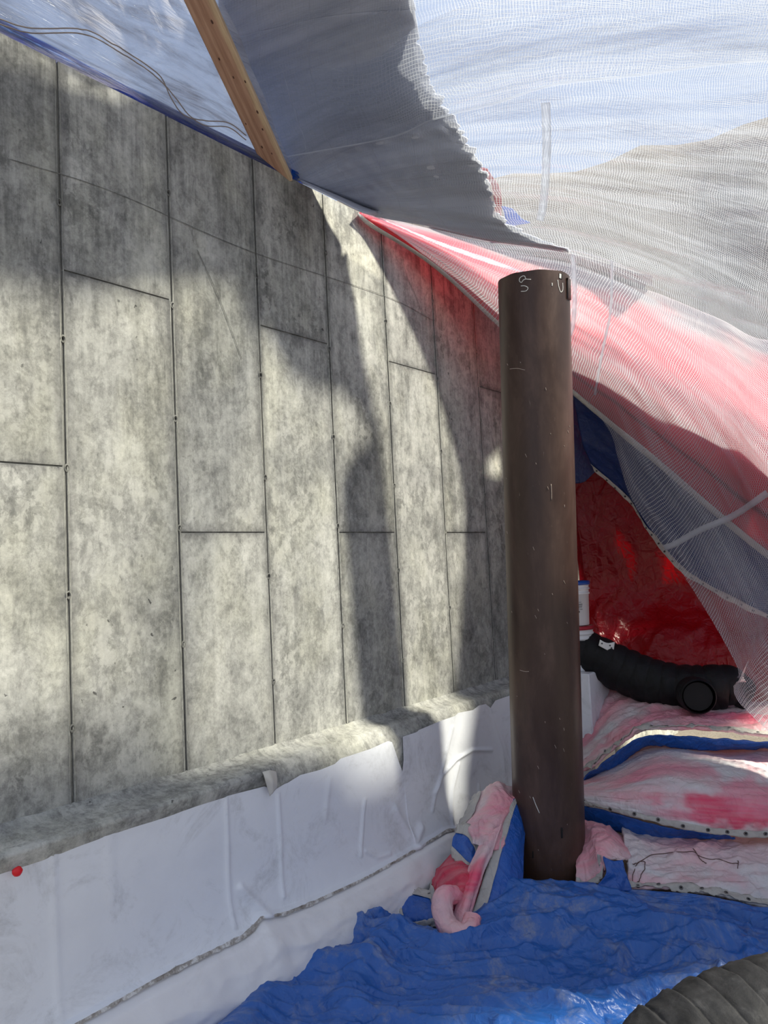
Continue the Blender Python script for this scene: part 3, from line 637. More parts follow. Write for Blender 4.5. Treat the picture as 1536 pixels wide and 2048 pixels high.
# plumb cut where it meets the wall line
inv = MB.inverted(); co = inv @ Vector((.004, 0, 0)); no = inv.to_3x3() @ Vector((1, 0, 0))
bmesh.ops.bisect_plane(bm, geom=list(bm.verts) + list(bm.edges) + list(bm.faces), plane_co=co, plane_no=no, clear_inner=True)
bmesh.ops.holes_fill(bm, edges=[e for e in bm.edges if e.is_boundary])
beam = bm_obj('timber_beam', bm, M['timber']); beam.matrix_world = MB; tag(beam, 'pale knotty timber plank running up from the top of the concrete wall', 'timber')
def knot(l, s, r):
    bm = bmesh.new(); bmesh.ops.create_circle(bm, cap_ends=True, radius=r, segments=10)
    for v_ in bm.verts: v_.co = Vector((l + v_.co.x * 1.6, s + v_.co.y * .7, .0012))
    k = bm_obj('knot', bm, M['knot'], None); k.parent = beam
for l, s, r in ((.42, .045, .008), (.62, .052, .006), (.18, -.02, .007), (.30, .03, .006), (.78, -.03, .006), (.98, .02, .008), (.36, -.05, .005), (.12, .02, .005), (.66, .0, .006)): knot(l, s, r)

# ================================================================ BACK TARPS
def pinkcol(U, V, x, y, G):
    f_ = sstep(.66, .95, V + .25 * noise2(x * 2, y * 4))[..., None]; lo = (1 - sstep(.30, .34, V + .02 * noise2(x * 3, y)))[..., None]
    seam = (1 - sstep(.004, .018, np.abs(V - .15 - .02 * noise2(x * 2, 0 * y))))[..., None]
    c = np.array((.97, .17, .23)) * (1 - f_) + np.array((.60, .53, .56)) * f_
    c = c * (1 - lo) + np.array((.72, .10, .13)) * lo; return c * (1 - .6 * seam)  # lower band painted darker, standing in for shade under the fold
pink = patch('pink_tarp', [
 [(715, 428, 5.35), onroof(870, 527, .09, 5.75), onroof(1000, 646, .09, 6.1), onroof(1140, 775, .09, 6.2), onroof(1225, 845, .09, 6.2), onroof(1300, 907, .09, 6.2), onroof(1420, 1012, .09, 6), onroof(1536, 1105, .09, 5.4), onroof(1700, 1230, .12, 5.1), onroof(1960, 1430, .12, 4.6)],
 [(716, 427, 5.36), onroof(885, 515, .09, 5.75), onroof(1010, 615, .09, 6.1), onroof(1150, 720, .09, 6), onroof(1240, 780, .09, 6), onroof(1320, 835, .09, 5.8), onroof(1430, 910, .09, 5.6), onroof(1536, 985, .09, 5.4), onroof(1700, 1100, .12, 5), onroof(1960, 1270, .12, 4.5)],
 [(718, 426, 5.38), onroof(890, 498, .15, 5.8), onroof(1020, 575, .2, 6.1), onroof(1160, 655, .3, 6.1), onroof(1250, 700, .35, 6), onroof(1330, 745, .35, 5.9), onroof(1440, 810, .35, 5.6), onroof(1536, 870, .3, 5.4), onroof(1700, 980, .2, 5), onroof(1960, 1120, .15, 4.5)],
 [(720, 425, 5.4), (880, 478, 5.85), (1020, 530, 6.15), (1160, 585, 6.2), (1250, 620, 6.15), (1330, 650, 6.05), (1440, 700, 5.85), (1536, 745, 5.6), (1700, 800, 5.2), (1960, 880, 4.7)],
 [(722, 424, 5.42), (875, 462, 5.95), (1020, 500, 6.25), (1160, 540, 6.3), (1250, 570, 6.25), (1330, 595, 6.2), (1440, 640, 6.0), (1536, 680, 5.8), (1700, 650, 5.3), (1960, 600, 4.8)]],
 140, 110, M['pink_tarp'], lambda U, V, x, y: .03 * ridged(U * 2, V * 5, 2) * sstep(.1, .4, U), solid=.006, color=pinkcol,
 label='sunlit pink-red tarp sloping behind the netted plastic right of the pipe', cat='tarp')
hem(pink, pink.o, 'v0', 2, off=.01, n_gr=0, over=.03)
PB = bvh_of(pink)
def behind(px, py, off, d):
    h, nn = hit(PB, px, py); return (h + nrm(h - CAM) * off) if h is not None else P(px, py, d)
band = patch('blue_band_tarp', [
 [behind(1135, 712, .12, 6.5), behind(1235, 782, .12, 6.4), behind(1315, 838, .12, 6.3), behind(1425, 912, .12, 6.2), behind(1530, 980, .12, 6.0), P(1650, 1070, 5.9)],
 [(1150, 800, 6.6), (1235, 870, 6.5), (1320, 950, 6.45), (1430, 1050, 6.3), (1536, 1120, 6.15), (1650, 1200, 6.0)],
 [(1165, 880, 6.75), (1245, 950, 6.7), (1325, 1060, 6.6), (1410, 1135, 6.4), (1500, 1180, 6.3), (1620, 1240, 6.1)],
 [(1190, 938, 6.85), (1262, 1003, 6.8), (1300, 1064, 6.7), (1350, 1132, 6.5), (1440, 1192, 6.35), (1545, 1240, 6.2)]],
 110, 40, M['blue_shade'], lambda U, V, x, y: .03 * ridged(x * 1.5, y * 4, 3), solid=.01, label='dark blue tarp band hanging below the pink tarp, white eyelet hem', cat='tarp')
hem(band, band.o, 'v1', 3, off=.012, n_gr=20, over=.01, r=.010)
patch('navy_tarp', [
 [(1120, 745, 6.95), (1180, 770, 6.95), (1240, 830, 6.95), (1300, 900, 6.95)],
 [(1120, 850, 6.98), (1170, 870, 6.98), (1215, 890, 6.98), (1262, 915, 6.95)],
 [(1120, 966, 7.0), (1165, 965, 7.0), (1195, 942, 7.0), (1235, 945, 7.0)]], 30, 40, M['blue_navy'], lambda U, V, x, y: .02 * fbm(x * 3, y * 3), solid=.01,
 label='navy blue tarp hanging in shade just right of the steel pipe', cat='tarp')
redp = patch('red_tarp', [
 [(1135, 960, 7.25), (1180, 925, 7.2), (1230, 930, 7.15), (1300, 900, 7.1), (1400, 900, 7.0), (1500, 950, 6.9), (1640, 1000, 6.8)],
 [(1120, 1060, 7.3), (1180, 1050, 7.25), (1250, 1050, 7.2), (1320, 1050, 7.2), (1400, 1060, 7.1), (1500, 1080, 7.0), (1640, 1100, 6.9)],
 [(1110, 1180, 7.35), (1190, 1180, 7.3), (1260, 1190, 7.3), (1320, 1200, 7.25), (1410, 1210, 7.15), (1500, 1220, 7.0), (1640, 1220, 6.9)],
 [(1110, 1300, 7.3), (1190, 1300, 7.15), (1260, 1300, 7.05), (1320, 1290, 6.9), (1410, 1310, 6.8), (1500, 1310, 6.7), (1640, 1310, 6.7)],
 [(1110, 1420, 7.2), (1190, 1420, 7.05), (1260, 1430, 6.95), (1320, 1440, 6.85), (1410, 1450, 6.75), (1500, 1440, 6.7), (1640, 1440, 6.7)]],
 150, 130, M['red_sheet'], lambda U, V, x, y: .05 * ridged(x * 2.2 + noise2(x, y), y * 1.2, 3) * (1 - .3 * V) + .03 * creases(x * 1.2 + y * .3, y * .8, 5, 2) + .06 * ridged(x * 1.1 - y * .8, y * 2.4 + x, 3) * sstep(.45, .75, V),
 label='dark glossy red tarp hanging as the back curtain behind the pails', cat='tarp')
pt_ = [pink.G[-1, int(u_ * (pink.G.shape[1] - 1))] for u_ in (.10, .20, .29, .38, .45, .51)]
patch('wedge_sun_block', [[('w', .02, y_, 4.53 - .03 * max(0, y_ - 6)) for y_ in (4.6, 5.2, 5.8, 6.5, 7.3, 8.5)], [(q_ + np.array((0, 0, .06))) for q_ in pt_], [(q_ + np.array((e_, .02, .04))) for q_, e_ in zip(pt_, (.05, .12, .12, .12, .08, .04))]], 40, 24, M['dark_cover'],
  lambda U, V, x, y: .01 * fbm(x * 2, y * 2), solid=.02, label='grey sheet added from the wall top over the upper edge of the pink tarp to block sun', cat='blanket')  # added sheet, keeps sun off the wall behind the pink tarp
# added unseen sheet over the far end, keeps the sun off the red curtain
frb = patch('far_roof_sun_block', [[('w', .12, y, 4.35 - .1 * (y - 6)) for y in (6.0, 7.0, 8.0, 9.0)], [('w', .8, y, 3.95 - .1 * (y - 6)) for y in (6.2, 7.0, 8.0, 9.0)],
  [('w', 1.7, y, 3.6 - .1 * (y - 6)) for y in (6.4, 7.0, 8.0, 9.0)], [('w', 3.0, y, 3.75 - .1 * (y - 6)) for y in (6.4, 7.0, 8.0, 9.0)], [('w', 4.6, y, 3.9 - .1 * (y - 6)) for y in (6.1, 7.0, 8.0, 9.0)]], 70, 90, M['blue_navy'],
      lambda U, V, x, y: .03 * fbm(x, y), solid=.02, label='dark sheet with a cut gap, added over the far end beyond the pink tarp to block sun', cat='blanket')
bm = bmesh.new(); bm.from_mesh(frb.o.data); q0 = hit(bvh_of(redp), 1298, 1112)[0]     # gap cut along the sun direction to throw one sun patch onto the red curtain
def off_ray(c):
    w_ = np.array(c) - q0; t_ = w_ @ SUN; d_ = w_ - SUN * t_; return abs(d_[0] * SUN[1] - d_[1] * SUN[0]) / .24, abs(d_[2]) / .26
bmesh.ops.delete(bm, geom=[f_ for f_ in bm.faces if max(off_ray(f_.calc_center_median())) < 1], context='FACES'); bm.to_mesh(frb.o.data); bm.free()

# ================================================================ STEEL PIPE
pb = P(1101, 1775, 4.99); pt = P(1067, 565, 4.99); pb_ax = nrm(pt - pb)
Rp = .228; pz0 = -.05
base = pb - pb_ax * ((pb[2] - pz0) / pb_ax[2]); Lp = float(np.linalg.norm(pt - base))
pipe = thing('steel_pipe', 'tall rusty brown steel pipe pile standing upright in front of the concrete wall', 'pipe', base)
q = Vector(pb_ax).to_track_quat('Z', 'Y').to_matrix()
def pipe_pt(th, z, r=Rp): return np.array(q @ Vector((r * math.cos(th), r * math.sin(th), z))) + base
th = np.linspace(0, 2 * math.pi, 96, endpoint=False); zs = np.concatenate([np.linspace(0, Lp - .08, 40), np.linspace(Lp - .06, Lp, 4)])
def rim(t_): return Lp + .012 + .0015 * np.sin(t_ * 9) + .004 * noise2(t_ * 8, 0 * t_) - .02 * (np.abs(np.sin(t_ * .5 + 1.35)) > .995)
G = []
for i, z_ in enumerate(zs): G.append([pipe_pt(t_, z_ if i < len(zs) - 1 else float(rim(t_))) for t_ in th])
me = from_grid(np.array(G), closed_u=True)
body = link('pipe_wall', me, M['pipe_steel'], pipe)
# texture space: make local object coords metric from the base
body.data.transform(Matrix.Translation(-Vector(base))); body.matrix_parent_inverse = Matrix(); 
G = [[pipe_pt(t_, float(rim(t_)), Rp) for t_ in th], [pipe_pt(t_, float(rim(t_)), Rp - .014) for t_ in th], [pipe_pt(t_, Lp - 1.2, Rp - .014) for t_ in th]]
link('pipe_bore', from_grid(np.array(G), closed_u=True), M['pipe_inside'], pipe)
pf = thf = None
Gp = np.array([[pipe_pt(t_, z_) for t_ in np.append(th, 0)] for z_ in np.linspace(0, Lp, 60)]); pp = Patch(); pp.G = Gp; PBV = bvh_of(pp)
def mark(name, pts, wd, mat, n=24, lab=None):
    return strip_on(name, PBV, pts, wd, mat, pipe, off=.0015, n=n, label=lab)
mark('chalk_mark', [(1062, 559), (1052, 558), (1050, 553), (1046, 552), (1040, 556), (1039, 562), (1043, 565), (1047, 560), (1053, 558)], .004, M['chalk'], 40, 'looped white chalk stroke')
mark('chalk_mark', [(1042, 572), (1050, 572), (1056, 576), (1052, 582), (1042, 583)], .004, M['chalk'], 30, 'curved white chalk stroke')
mark('chalk_mark', [(1115, 560), (1117, 573), (1121, 584), (1125, 580), (1125, 566)], .004, M['chalk'], 30, 'long white chalk loop')
mark('chalk_mark', [(1104, 566), (1104, 572)], .005, M['chalk'], 6, 'short white chalk tick')
mark('lifting_hole', [(1121, 546), (1121, 558)], .028, M['hole'], 12, 'dark rim of the lifting hole')
mark('hole_spot', [(1120.5, 548), (1120, 557)], .017, M['chalk'], 8, 'white daylight-coloured oval in the lifting hole').location = (0, -.002, 0)
mark('weld_slot', [(1123, 1655), (1124, 1676)], .012, M['hole'], 6, 'narrow dark slot near the pipe foot')
mark('weld_slot', [(1066, 1702), (1066, 1716)], .008, M['hole'], 6)
mark('scratch', [(1066, 1594), (1072, 1610), (1079, 1626)], .004, M['chalk'], 8)
mark('scratch', [(1020, 738), (1035, 737), (1050, 740)], .003, M['scratch'], 8)
mark('scratch', [(1102, 968), (1103, 985), (1103, 1000)], .003, M['scratch'], 8)
mark('scratch', [(1040, 1340), (1050, 1343), (1058, 1343)], .003, M['scratch'], 8)
rs = random.Random(2)
for i in range(34):
    x_ = rs.uniform(1010, 1140); y_ = rs.uniform(700, 1700); a_ = rs.uniform(-1.6, 1.6); l_ = rs.uniform(1.5, 7)
    if hit(PBV, x_, y_)[0] is not None and hit(PBV, x_ + l_ * math.cos(a_), y_ + l_)[0] is not None: mark('scratch', [(x_, y_), (x_ + l_ * .5 * math.cos(a_), y_ + l_)], .0022, M['scratch'], 4)
# backing strip on the right edge of the rim
c0, _ = hit(PBV, 1130, 600); c1, n1_ = hit(PBV, 1131, 560)
thr = [math.atan2(*(np.array(q.transposed() @ Vector(c1 - base))[[1, 0]]))][0]
Gs = [[pipe_pt(thr + .05 + d_, z_, Rp + k_) for d_ in np.linspace(.0, .22, 5)] for z_, k_ in ((Lp - .15, .0), (Lp - .148, .012), (Lp - .02, .012), (Lp - .018, 0))]
link('backing_strip', from_grid(np.array(Gs)), M['pipe_steel'], pipe)

# ================================================================ MEMBRANES
top_px = [(-200, 1812), (-60, 1765), (0, 1746), (30, 1742), (50, 1733), (59, 1728), (64, 1722), (75, 1722), (84, 1714), (100, 1712), (108, 1712), (112, 1703), (118, 1701), (150, 1690), (214, 1671), (300, 1643), (380, 1617), (447, 1596), (455, 1592), (529, 1573), (550, 1580), (570, 1568), (576, 1566), (601, 1550), (640, 1540), (670, 1528), (682, 1517), (740, 1498), (776, 1482), (784, 1484),
          (792, 1505), (800, 1528), (806, 1543), (808, 1520), (806, 1495), (805, 1474), (834, 1464), (838, 1460), (880, 1442), (910, 1432), (916, 1426), (946, 1420), (958, 1411), (972, 1408), (981, 1416), (991, 1401), (1019, 1391), (1100, 1368), (1160, 1352), (1215, 1340)]
def ptsYZ(pl, X=.21): return np.array([PX(a, b, X)[1:] for a, b in pl])
tYZ = ptsYZ(top_px)
tY = tYZ[:, 0].copy()
for i in range(1, len(tY)): tY[i] = max(tY[i], tY[i - 1] + .001)
ridges = [([(452, 1600), (456, 1700), (458, 1800), (462, 1850)], .012, .012), ([(556, 1590), (562, 1680), (560, 1790)], .012, .012), ([(480, 1775), (505, 1805), (530, 1830)], .02, .02),
          ([(905, 1455), (890, 1520), (872, 1580), (862, 1620)], .010, .012), ([(868, 1585), (885, 1550), (912, 1520), (945, 1500), (985, 1500)], .014, .013), ([(918, 1528), (905, 1580), (895, 1650)], .012, .014),
          ([(730, 1600), (722, 1660), (715, 1710)], .012, .010), ([(725, 1700), (745, 1712), (770, 1704)], .012, .012), ([(958, 1570), (955, 1610), (968, 1580)], .010, .010), ([(980, 1420), (1005, 1500), (1012, 1560)], .007, .02),
          ([(108, 1710), (112, 1900), (110, 2048)], .006, .02), ([(218, 1675), (222, 1800), (225, 1790)], .006, .03), ([(660, 1560), (650, 1640)], .006, .02), ([(790, 1620), (820, 1680), (835, 1655)], .02, .03)]
def seg_d(Y, Z, pl):
    d = np.full(Y.shape, 9.0)
    for a, b in zip(pl[:-1], pl[1:]):
        ab = b - a; t_ = np.clip(((Y - a[0]) * ab[0] + (Z - a[1]) * ab[1]) / (ab @ ab + 1e-9), 0, 1)
        d = np.minimum(d, np.hypot(Y - a[0] - t_ * ab[0], Z - a[1] - t_ * ab[1]))
    return d
Yv = np.unique(np.concatenate([np.linspace(tY[0], tY[-1], 520), tY])); zt = np.interp(Yv, tY, tYZ[:, 1])
fold = ptsYZ([(-80, 2150), (120, 2048), (300, 1950), (400, 1900), (480, 1862), (500, 1845), (515, 1825), (530, 1822), (560, 1818), (620, 1795), (700, 1758), (740, 1738), (800, 1704), (860, 1670), (885, 1655), (900, 1652), (960, 1645), (1020, 1640), (1215, 1560)], .25)
zf = np.interp(Yv, fold[:, 0], fold[:, 1])
rows_ = []; nz = 90
for j in range(nz + 1):
    f_ = j / nz; Z = zt * (1 - f_) + zf * f_; X = .206 + .012 * fbm(Yv * 1.3, Z * 1.5 + 9, 3) + .05 * f_ ** 5
    for pl, amp, wd in ridges: X = X + amp * np.exp(-(seg_d(Yv, Z, RID[id(pl)] if False else ptsYZ(pl)) / wd) ** 2) if False else X
    rows_.append(np.stack([X, Yv, Z], -1))
G = np.array(rows_)
for pl, amp, wd in ridges: G[..., 0] += amp * np.exp(-(seg_d(G[..., 1], G[..., 2], ptsYZ(pl)) / wd) ** 2)
rows_ = list(G); 
last = rows_[-1].copy(); last[:, 0] += .022; last[:, 2] -= .006; rows_.append(last); last = last.copy(); last[:, 0] += .004; last[:, 2] -= .018; rows_.append(last); last = last.copy(); last[:, 0] -= .04; last[:, 2] -= .004; rows_.append(last)
G = np.array(rows_)
mem = thing('foundation_membrane', 'smooth white waterproofing membrane on the footing face below the concrete ledge', 'membrane', (.2, 3, .6))
m1 = link('membrane_face', from_grid(G, np.stack([G[..., 1], G[..., 2]], -1)), M['membrane'], mem)
# lower apron bulging out over the ground
rows_ = []
for j in range(50):
    f_ = j / 49; Z = (zf - .012) * (1 - f_) ** 1.1 - .03 * f_
    prof = .235 + .06 * sstep(0, .12, f_) + .10 * f_ + .05 * math.sin(f_ * math.pi)
    X = prof + .035 * ridged(Yv * 1.6 + 4, Yv * 0 + f_ * 1.6, 3) * sstep(.05, .4, np.full_like(Yv, f_)) + .012 * fbm(Yv * 6, Yv * 0 + f_ * 3, 2) * sstep(.0, .3, f_)
    rows_.append(np.stack([X, Yv, Z + 0 * Yv], -1))
G = np.array(rows_)
ap = thing('membrane_apron', 'loose white membrane apron bulging below the dirty fold line onto the ground', 'membrane', (.3, 3, .2))
m2 = link('apron_sheet', from_grid(G, np.stack([G[..., 1], G[..., 2]], -1)), M['membrane_low'], ap)
# grime and sand caught on the fold
Gd = []
for k_, (dx, dz) in enumerate(((.012, .002), (.032, .010), (.048, .005), (.052, -.012))):
    X = .235 + dx + .004 * fbm(Yv * 30 + k_, Yv * 0, 2); Gd.append(np.stack([X, Yv, zf - .016 + dz * (.6 + 1.2 * np.abs(fbm(Yv * 9, Yv * 0 + 1)))], -1))
keep = slice(10, int(len(Yv) * .72)); Gd = np.array(Gd)[:, keep]
go = link('sand_line', from_grid(Gd), M['sand'], ap); tag(go, 'brown sand and grime caught on the fold', kind='stuff')
# torn tape flap and a dab of red
fl = patch('torn_membrane_flap', [[PX(524, 1544, .235), PX(538, 1541, .24), PX(552, 1543, .235)], [PX(530, 1558, .245), PX(544, 1562, .27), PX(554, 1566, .245)], [PX(540, 1592, .23), PX(545, 1586, .25), PX(553, 1576, .235)]], 14, 14, M['beige_tape'],
     lambda U, V, x, y: .006 * ridged(x * 20, y * 20), solid=.003, label='crumpled cream membrane scrap stuck on the ledge face', cat='scrap')
bm = bmesh.new(); bmesh.ops.create_icosphere(bm, subdivisions=2, radius=.022); rr = PX(35, 1743, .245)
for v_ in bm.verts: v_.co = Vector((v_.co.x * .5, v_.co.y, v_.co.z * .9)) * (1 + .25 * float(noise2(v_.co.y * 90, v_.co.z * 90))) + Vector(rr)
tag(bm_obj('red_plug', bm, M['red_plastic'], None, True), 'small red plastic plug at the left end of the white membrane', 'plug')

# ================================================================ BLANKET PILE
PINK = np.array((.80, .34, .40)); PALE = np.array((.70, .58, .59)); WHITE = np.array((.70, .69, .72)); HOT = np.array((.80, .035, .13)); MID = np.array((.84, .22, .33)); GREYW = np.array((.60, .58, .56))
def mixc(a, b, t_): t_ = np.clip(t_, 0, 1)[..., None]; return a * (1 - t_) + b * t_
def pinks(seed, hot=(), base_p=.45, white=.0):
    def f_(U, V, x, y, G):
        n_ = fbm(x * 1.6 + seed, y * 3.0 + seed * 2, 4)
        c = mixc(PALE, WHITE, .5 + 1.2 * noise2(x * 2 + seed, y * 2) + white)
        c = mixc(c, PINK, base_p + 1.3 * n_)
        for (u_, v_, su, sv, amt, colr) in hot:
            d = np.sqrt(((U - u_) / su) ** 2 + ((V - v_) / sv) ** 2) + .5 * fbm(x * 5 + seed, y * 5, 3)
            c = mixc(c, colr, amt * (1 - sstep(.5, 1.15, d)))
        st = noise2(x * 3, y * 40 + seed); return mixc(c, GREYW, .10 + .25 * st)
    return f_
def soft(a=.03, sx=2.0, sy=5.0, seed=0, b=.012):
    return lambda U, V, x, y: .6 * a * ridged(x * sx + seed, y * sy + .6 * x, 3) + .6 * a * creases(x * sx * .9 + 2 + seed, y * sy * .9 + x, 5, 2) + .5 * b * fbm(x * 7 + seed, y * 7, 3) + .5 * b * creases(x * 5 + seed, y * 6, 6, 2)
b1 = patch('insulating_blanket', [
 [(1130, 1480, 6.6), (1180, 1420, 6.6), (1235, 1372, 6.65), (1330, 1385, 6.6), (1420, 1400, 6.6), (1536, 1408, 6.6), (1680, 1405, 6.5)],
 [(1140, 1510, 6.3), (1190, 1465, 6.25), (1245, 1425, 6.2), (1330, 1412, 6.2), (1420, 1418, 6.15), (1536, 1422, 6.1), (1680, 1425, 6.0)],
 [(1150, 1540, 5.95), (1200, 1500, 5.9), (1260, 1462, 5.85), (1330, 1438, 5.85), (1420, 1440, 5.8), (1536, 1445, 5.75), (1680, 1450, 5.6)],
 [(1160, 1556, 5.7), (1212, 1516, 5.65), (1275, 1470, 5.6), (1335, 1462, 5.55), (1420, 1468, 5.5), (1536, 1476, 5.4), (1680, 1484, 5.3)]],
 150, 60, M['blanket'], soft(.04, 1.6, 5, 1), color=pinks(1.3, [(.55, .62, .35, .16, .7, MID), (.9, .66, .2, .12, .8, HOT), (.12, .3, .07, .3, .8, MID * .8), (.3, .75, .2, .15, .5, MID)], .5), solid=.02,
 label='topmost pink and white insulated blanket directly below the black duct', cat='blanket')
hem(b1, b1.o, 'v1', 3, n_gr=13, over=.012, off=.014)
patch('blue_underside', [[(1160, 1558, 5.72), (1212, 1519, 5.67), (1275, 1474, 5.63), (1335, 1468, 5.6), (1420, 1474, 5.55), (1536, 1482, 5.45), (1680, 1490, 5.4)],
 [(1166, 1566, 5.78), (1222, 1538, 5.75), (1290, 1492, 5.72), (1350, 1492, 5.68), (1420, 1500, 5.62), (1536, 1494, 5.6), (1680, 1500, 5.5)]], 90, 10, M['blue_plain'], soft(.015, 3, 6, 3), b1.o, solid=.006, label='blue underside')
b2 = patch('insulating_blanket', [
 [(1140, 1575, 6.0), (1220, 1528, 5.95), (1300, 1490, 5.9), (1400, 1498, 5.85), (1480, 1500, 5.8), (1560, 1488, 5.75), (1680, 1480, 5.6)],
 [(1140, 1582, 5.65), (1225, 1552, 5.6), (1310, 1520, 5.5), (1400, 1522, 5.4), (1480, 1530, 5.35), (1560, 1540, 5.3), (1680, 1550, 5.2)],
 [(1140, 1588, 5.4), (1235, 1576, 5.25), (1320, 1560, 5.15), (1410, 1565, 5.05), (1480, 1570, 5.0), (1560, 1580, 5.0), (1680, 1590, 4.9)],
 [(1140, 1592, 5.3), (1240, 1600, 5.12), (1330, 1608, 4.98), (1420, 1618, 4.9), (1490, 1622, 4.85), (1560, 1628, 4.82), (1680, 1636, 4.8)],
 [(1145, 1600, 5.28), (1240, 1622, 5.10), (1325, 1645, 4.96), (1415, 1662, 4.88), (1485, 1670, 4.83), (1560, 1670, 4.8), (1680, 1676, 4.75)]],
 170, 90, M['blanket'], lambda U, V, x, y: .03 * ridged(x * 1.3, y * 7 + .8 * x, 3) * (1 - sstep(.55, .9, V) * .6) + .008 * fbm(x * 8, y * 8, 3),
 color=pinks(4.1, [(.60, .78, .30, .17, .95, HOT), (.72, .60, .16, .22, .75, MID), (.40, .42, .22, .10, .6, MID), (.38, .85, .12, .1, .5, MID)], .28, .3), solid=.02,
 label='bulging white blanket with hot pink stain, second of the pile right of the pipe', cat='blanket')
hem(b2, b2.o, 'v1', 5, n_gr=11, over=.010, off=.014, r=.013)
patch('blue_underside', [[(1145, 1604, 5.3), (1240, 1628, 5.12), (1325, 1650, 4.98), (1415, 1664, 4.9), (1470, 1672, 4.86)],
 [(1145, 1640, 5.35), (1240, 1664, 5.18), (1325, 1676, 5.05), (1400, 1676, 4.97), (1470, 1676, 4.9)]], 60, 12, M['blue_plain'], soft(.012, 2, 4, 8), b2.o, solid=.006, label='blue underside')
b3 = patch('insulating_blanket', [
 [(1240, 1655, 5.35), (1300, 1665, 5.3), (1370, 1672, 5.2), (1440, 1670, 5.15), (1536, 1670, 5.1), (1680, 1675, 5.0)],
 [(1245, 1680, 5.0), (1310, 1695, 4.95), (1380, 1700, 4.9), (1450, 1700, 4.85), (1540, 1700, 4.8), (1680, 1710, 4.7)],
 [(1255, 1730, 4.78), (1320, 1740, 4.72), (1390, 1745, 4.68), (1460, 1750, 4.64), (1540, 1758, 4.58), (1680, 1775, 4.5)],
 [(1255, 1780, 4.62), (1325, 1783, 4.56), (1395, 1790, 4.5), (1465, 1800, 4.45), (1545, 1820, 4.4), (1680, 1845, 4.3)]],
 130, 80, M['blanket'], soft(.035, 2.0, 4, 5), color=pinks(7.7, [(.6, .4, .4, .3, .35, PINK)], .18, .25), solid=.02,
 label='lowest pale pink blanket with wire lying on it beside the ground tarp', cat='blanket')
hem(b3, b3.o, 'v1', 6, n_gr=8, over=.010, off=.014, r=.012)
B3 = bvh_of(b3)
for pl in ([(1262, 1785 - 5), (1268, 1745), (1285, 1722), (1310, 1712), (1350, 1708), (1385, 1706), (1400, 1714), (1440, 1722), (1472, 1730), (1475, 1722), (1477, 1740)], [(1385, 1700), (1398, 1716), (1412, 1728)], [(1276, 1770), (1290, 1728), (1262, 1730)]):
    pts_ = []
    for qx, qy in cr_interp(np.array(pl, float), 30):
        h_, n_ = hit(B3, qx, qy)
        if h_ is not None: pts_.append(h_ + n_ * .014)
    if len(pts_) > 4:
        G, uv = tube_grid(pts_, [.0022] * len(pts_), len(pts_) * 2, 5); o = link('tie_wire', from_grid(G, closed_u=True), M['wire'])
        tag(o, {11: 'long bent rusty tie wire across the lowest pale blanket', 3: 'short twisted tail of wire on the pale blanket' }.get(len(pl), 'wire'), 'wire')
        if len(pl) == 3 and pl[0][0] < 1300: o['label'] = 'small bent wire loop at the left end of the lowest pale blanket'
# folded corner right of the pipe base
c1 = patch('folded_blanket_corner', [
 [(1150, 1640, 5.2), (1185, 1648, 5.15), (1220, 1660, 5.1), (1262, 1690, 5.1)],
 [(1160, 1690, 4.95), (1190, 1672, 4.88), (1225, 1680, 4.85), (1262, 1712, 4.85)],
 [(1158, 1730, 4.8), (1185, 1712, 4.76), (1205, 1708, 4.72), (1245, 1722, 4.72)],
 [(1150, 1768, 4.68), (1178, 1778, 4.66), (1208, 1748, 4.64), (1204, 1712, 4.66)]], 60, 60, M['blanket'], soft(.022, 5, 3, 2, .005), color=pinks(9.2, [(.35, .5, .3, .3, .6, PINK)], .6), solid=.015,
 label='small crumpled pink blanket fold tucked against the right side of the pipe foot', cat='blanket')
hem(c1, c1.o, 'v1', 4, n_gr=0, over=.02, off=.012)
patch('blue_lining', [[(1204, 1712, 4.63), (1225, 1722, 4.64), (1244, 1720, 4.66)], [(1210, 1748, 4.6), (1232, 1750, 4.6), (1252, 1748, 4.62)], [(1180, 1785, 4.6), (1220, 1784, 4.56), (1264, 1782, 4.58)]], 20, 20, M['blue_plain'], soft(.008, 6, 6), c1.o, solid=.006, label='blue lining')

# ---- bundle left of the pipe
f1 = patch('blue_tarp_fold', [
 [(1024, 1600, 4.95), (1045, 1595, 5.0), (1050, 1600, 5.05)],
 [(1000, 1672, 4.72), (1024, 1675, 4.74), (1044, 1690, 4.8)],
 [(974, 1750, 4.54), (1010, 1758, 4.52), (1040, 1765, 4.6)],
 [(952, 1820, 4.40), (990, 1830, 4.36), (1020, 1800, 4.5)],
 [(928, 1888, 4.28), (950, 1884, 4.22), (985, 1860, 4.3)]], 40, 90, M['blue_plain'], soft(.016, 4, 1.2, 4, .003), solid=.01,
 label='upright blue tarp fold with white hem leaning on the left of the pipe', cat='tarp')
hem(f1, f1.o, 'u0', 9, off=.012, over=.012)
pk = patch('pink_blanket_roll', [
 [(1045, 1560, 5.2), (1020, 1575, 5.1), (985, 1572, 5.1), (960, 1595, 5.15)],
 [(1040, 1610, 5.0), (1012, 1610, 4.9), (980, 1610, 4.92), (940, 1640, 5.05)],
 [(1012, 1650, 4.8), (985, 1648, 4.74), (955, 1655, 4.8), (922, 1665, 4.95)],
 [(995, 1700, 4.66), (975, 1700, 4.6), (955, 1690, 4.7), (940, 1690, 4.8)]], 70, 90, M['blanket'], soft(.035, 5, 2.2, 7, .006), color=pinks(2.2, [(.35, .25, .4, .25, .5, MID), (.6, .6, .3, .3, .5, MID)], .75), solid=.015,
 label='crumpled pink blanket roll behind the blue fold left of the pipe', cat='blanket')
hem(pk, pk.o, 'u1', 8, off=.014, over=.015)
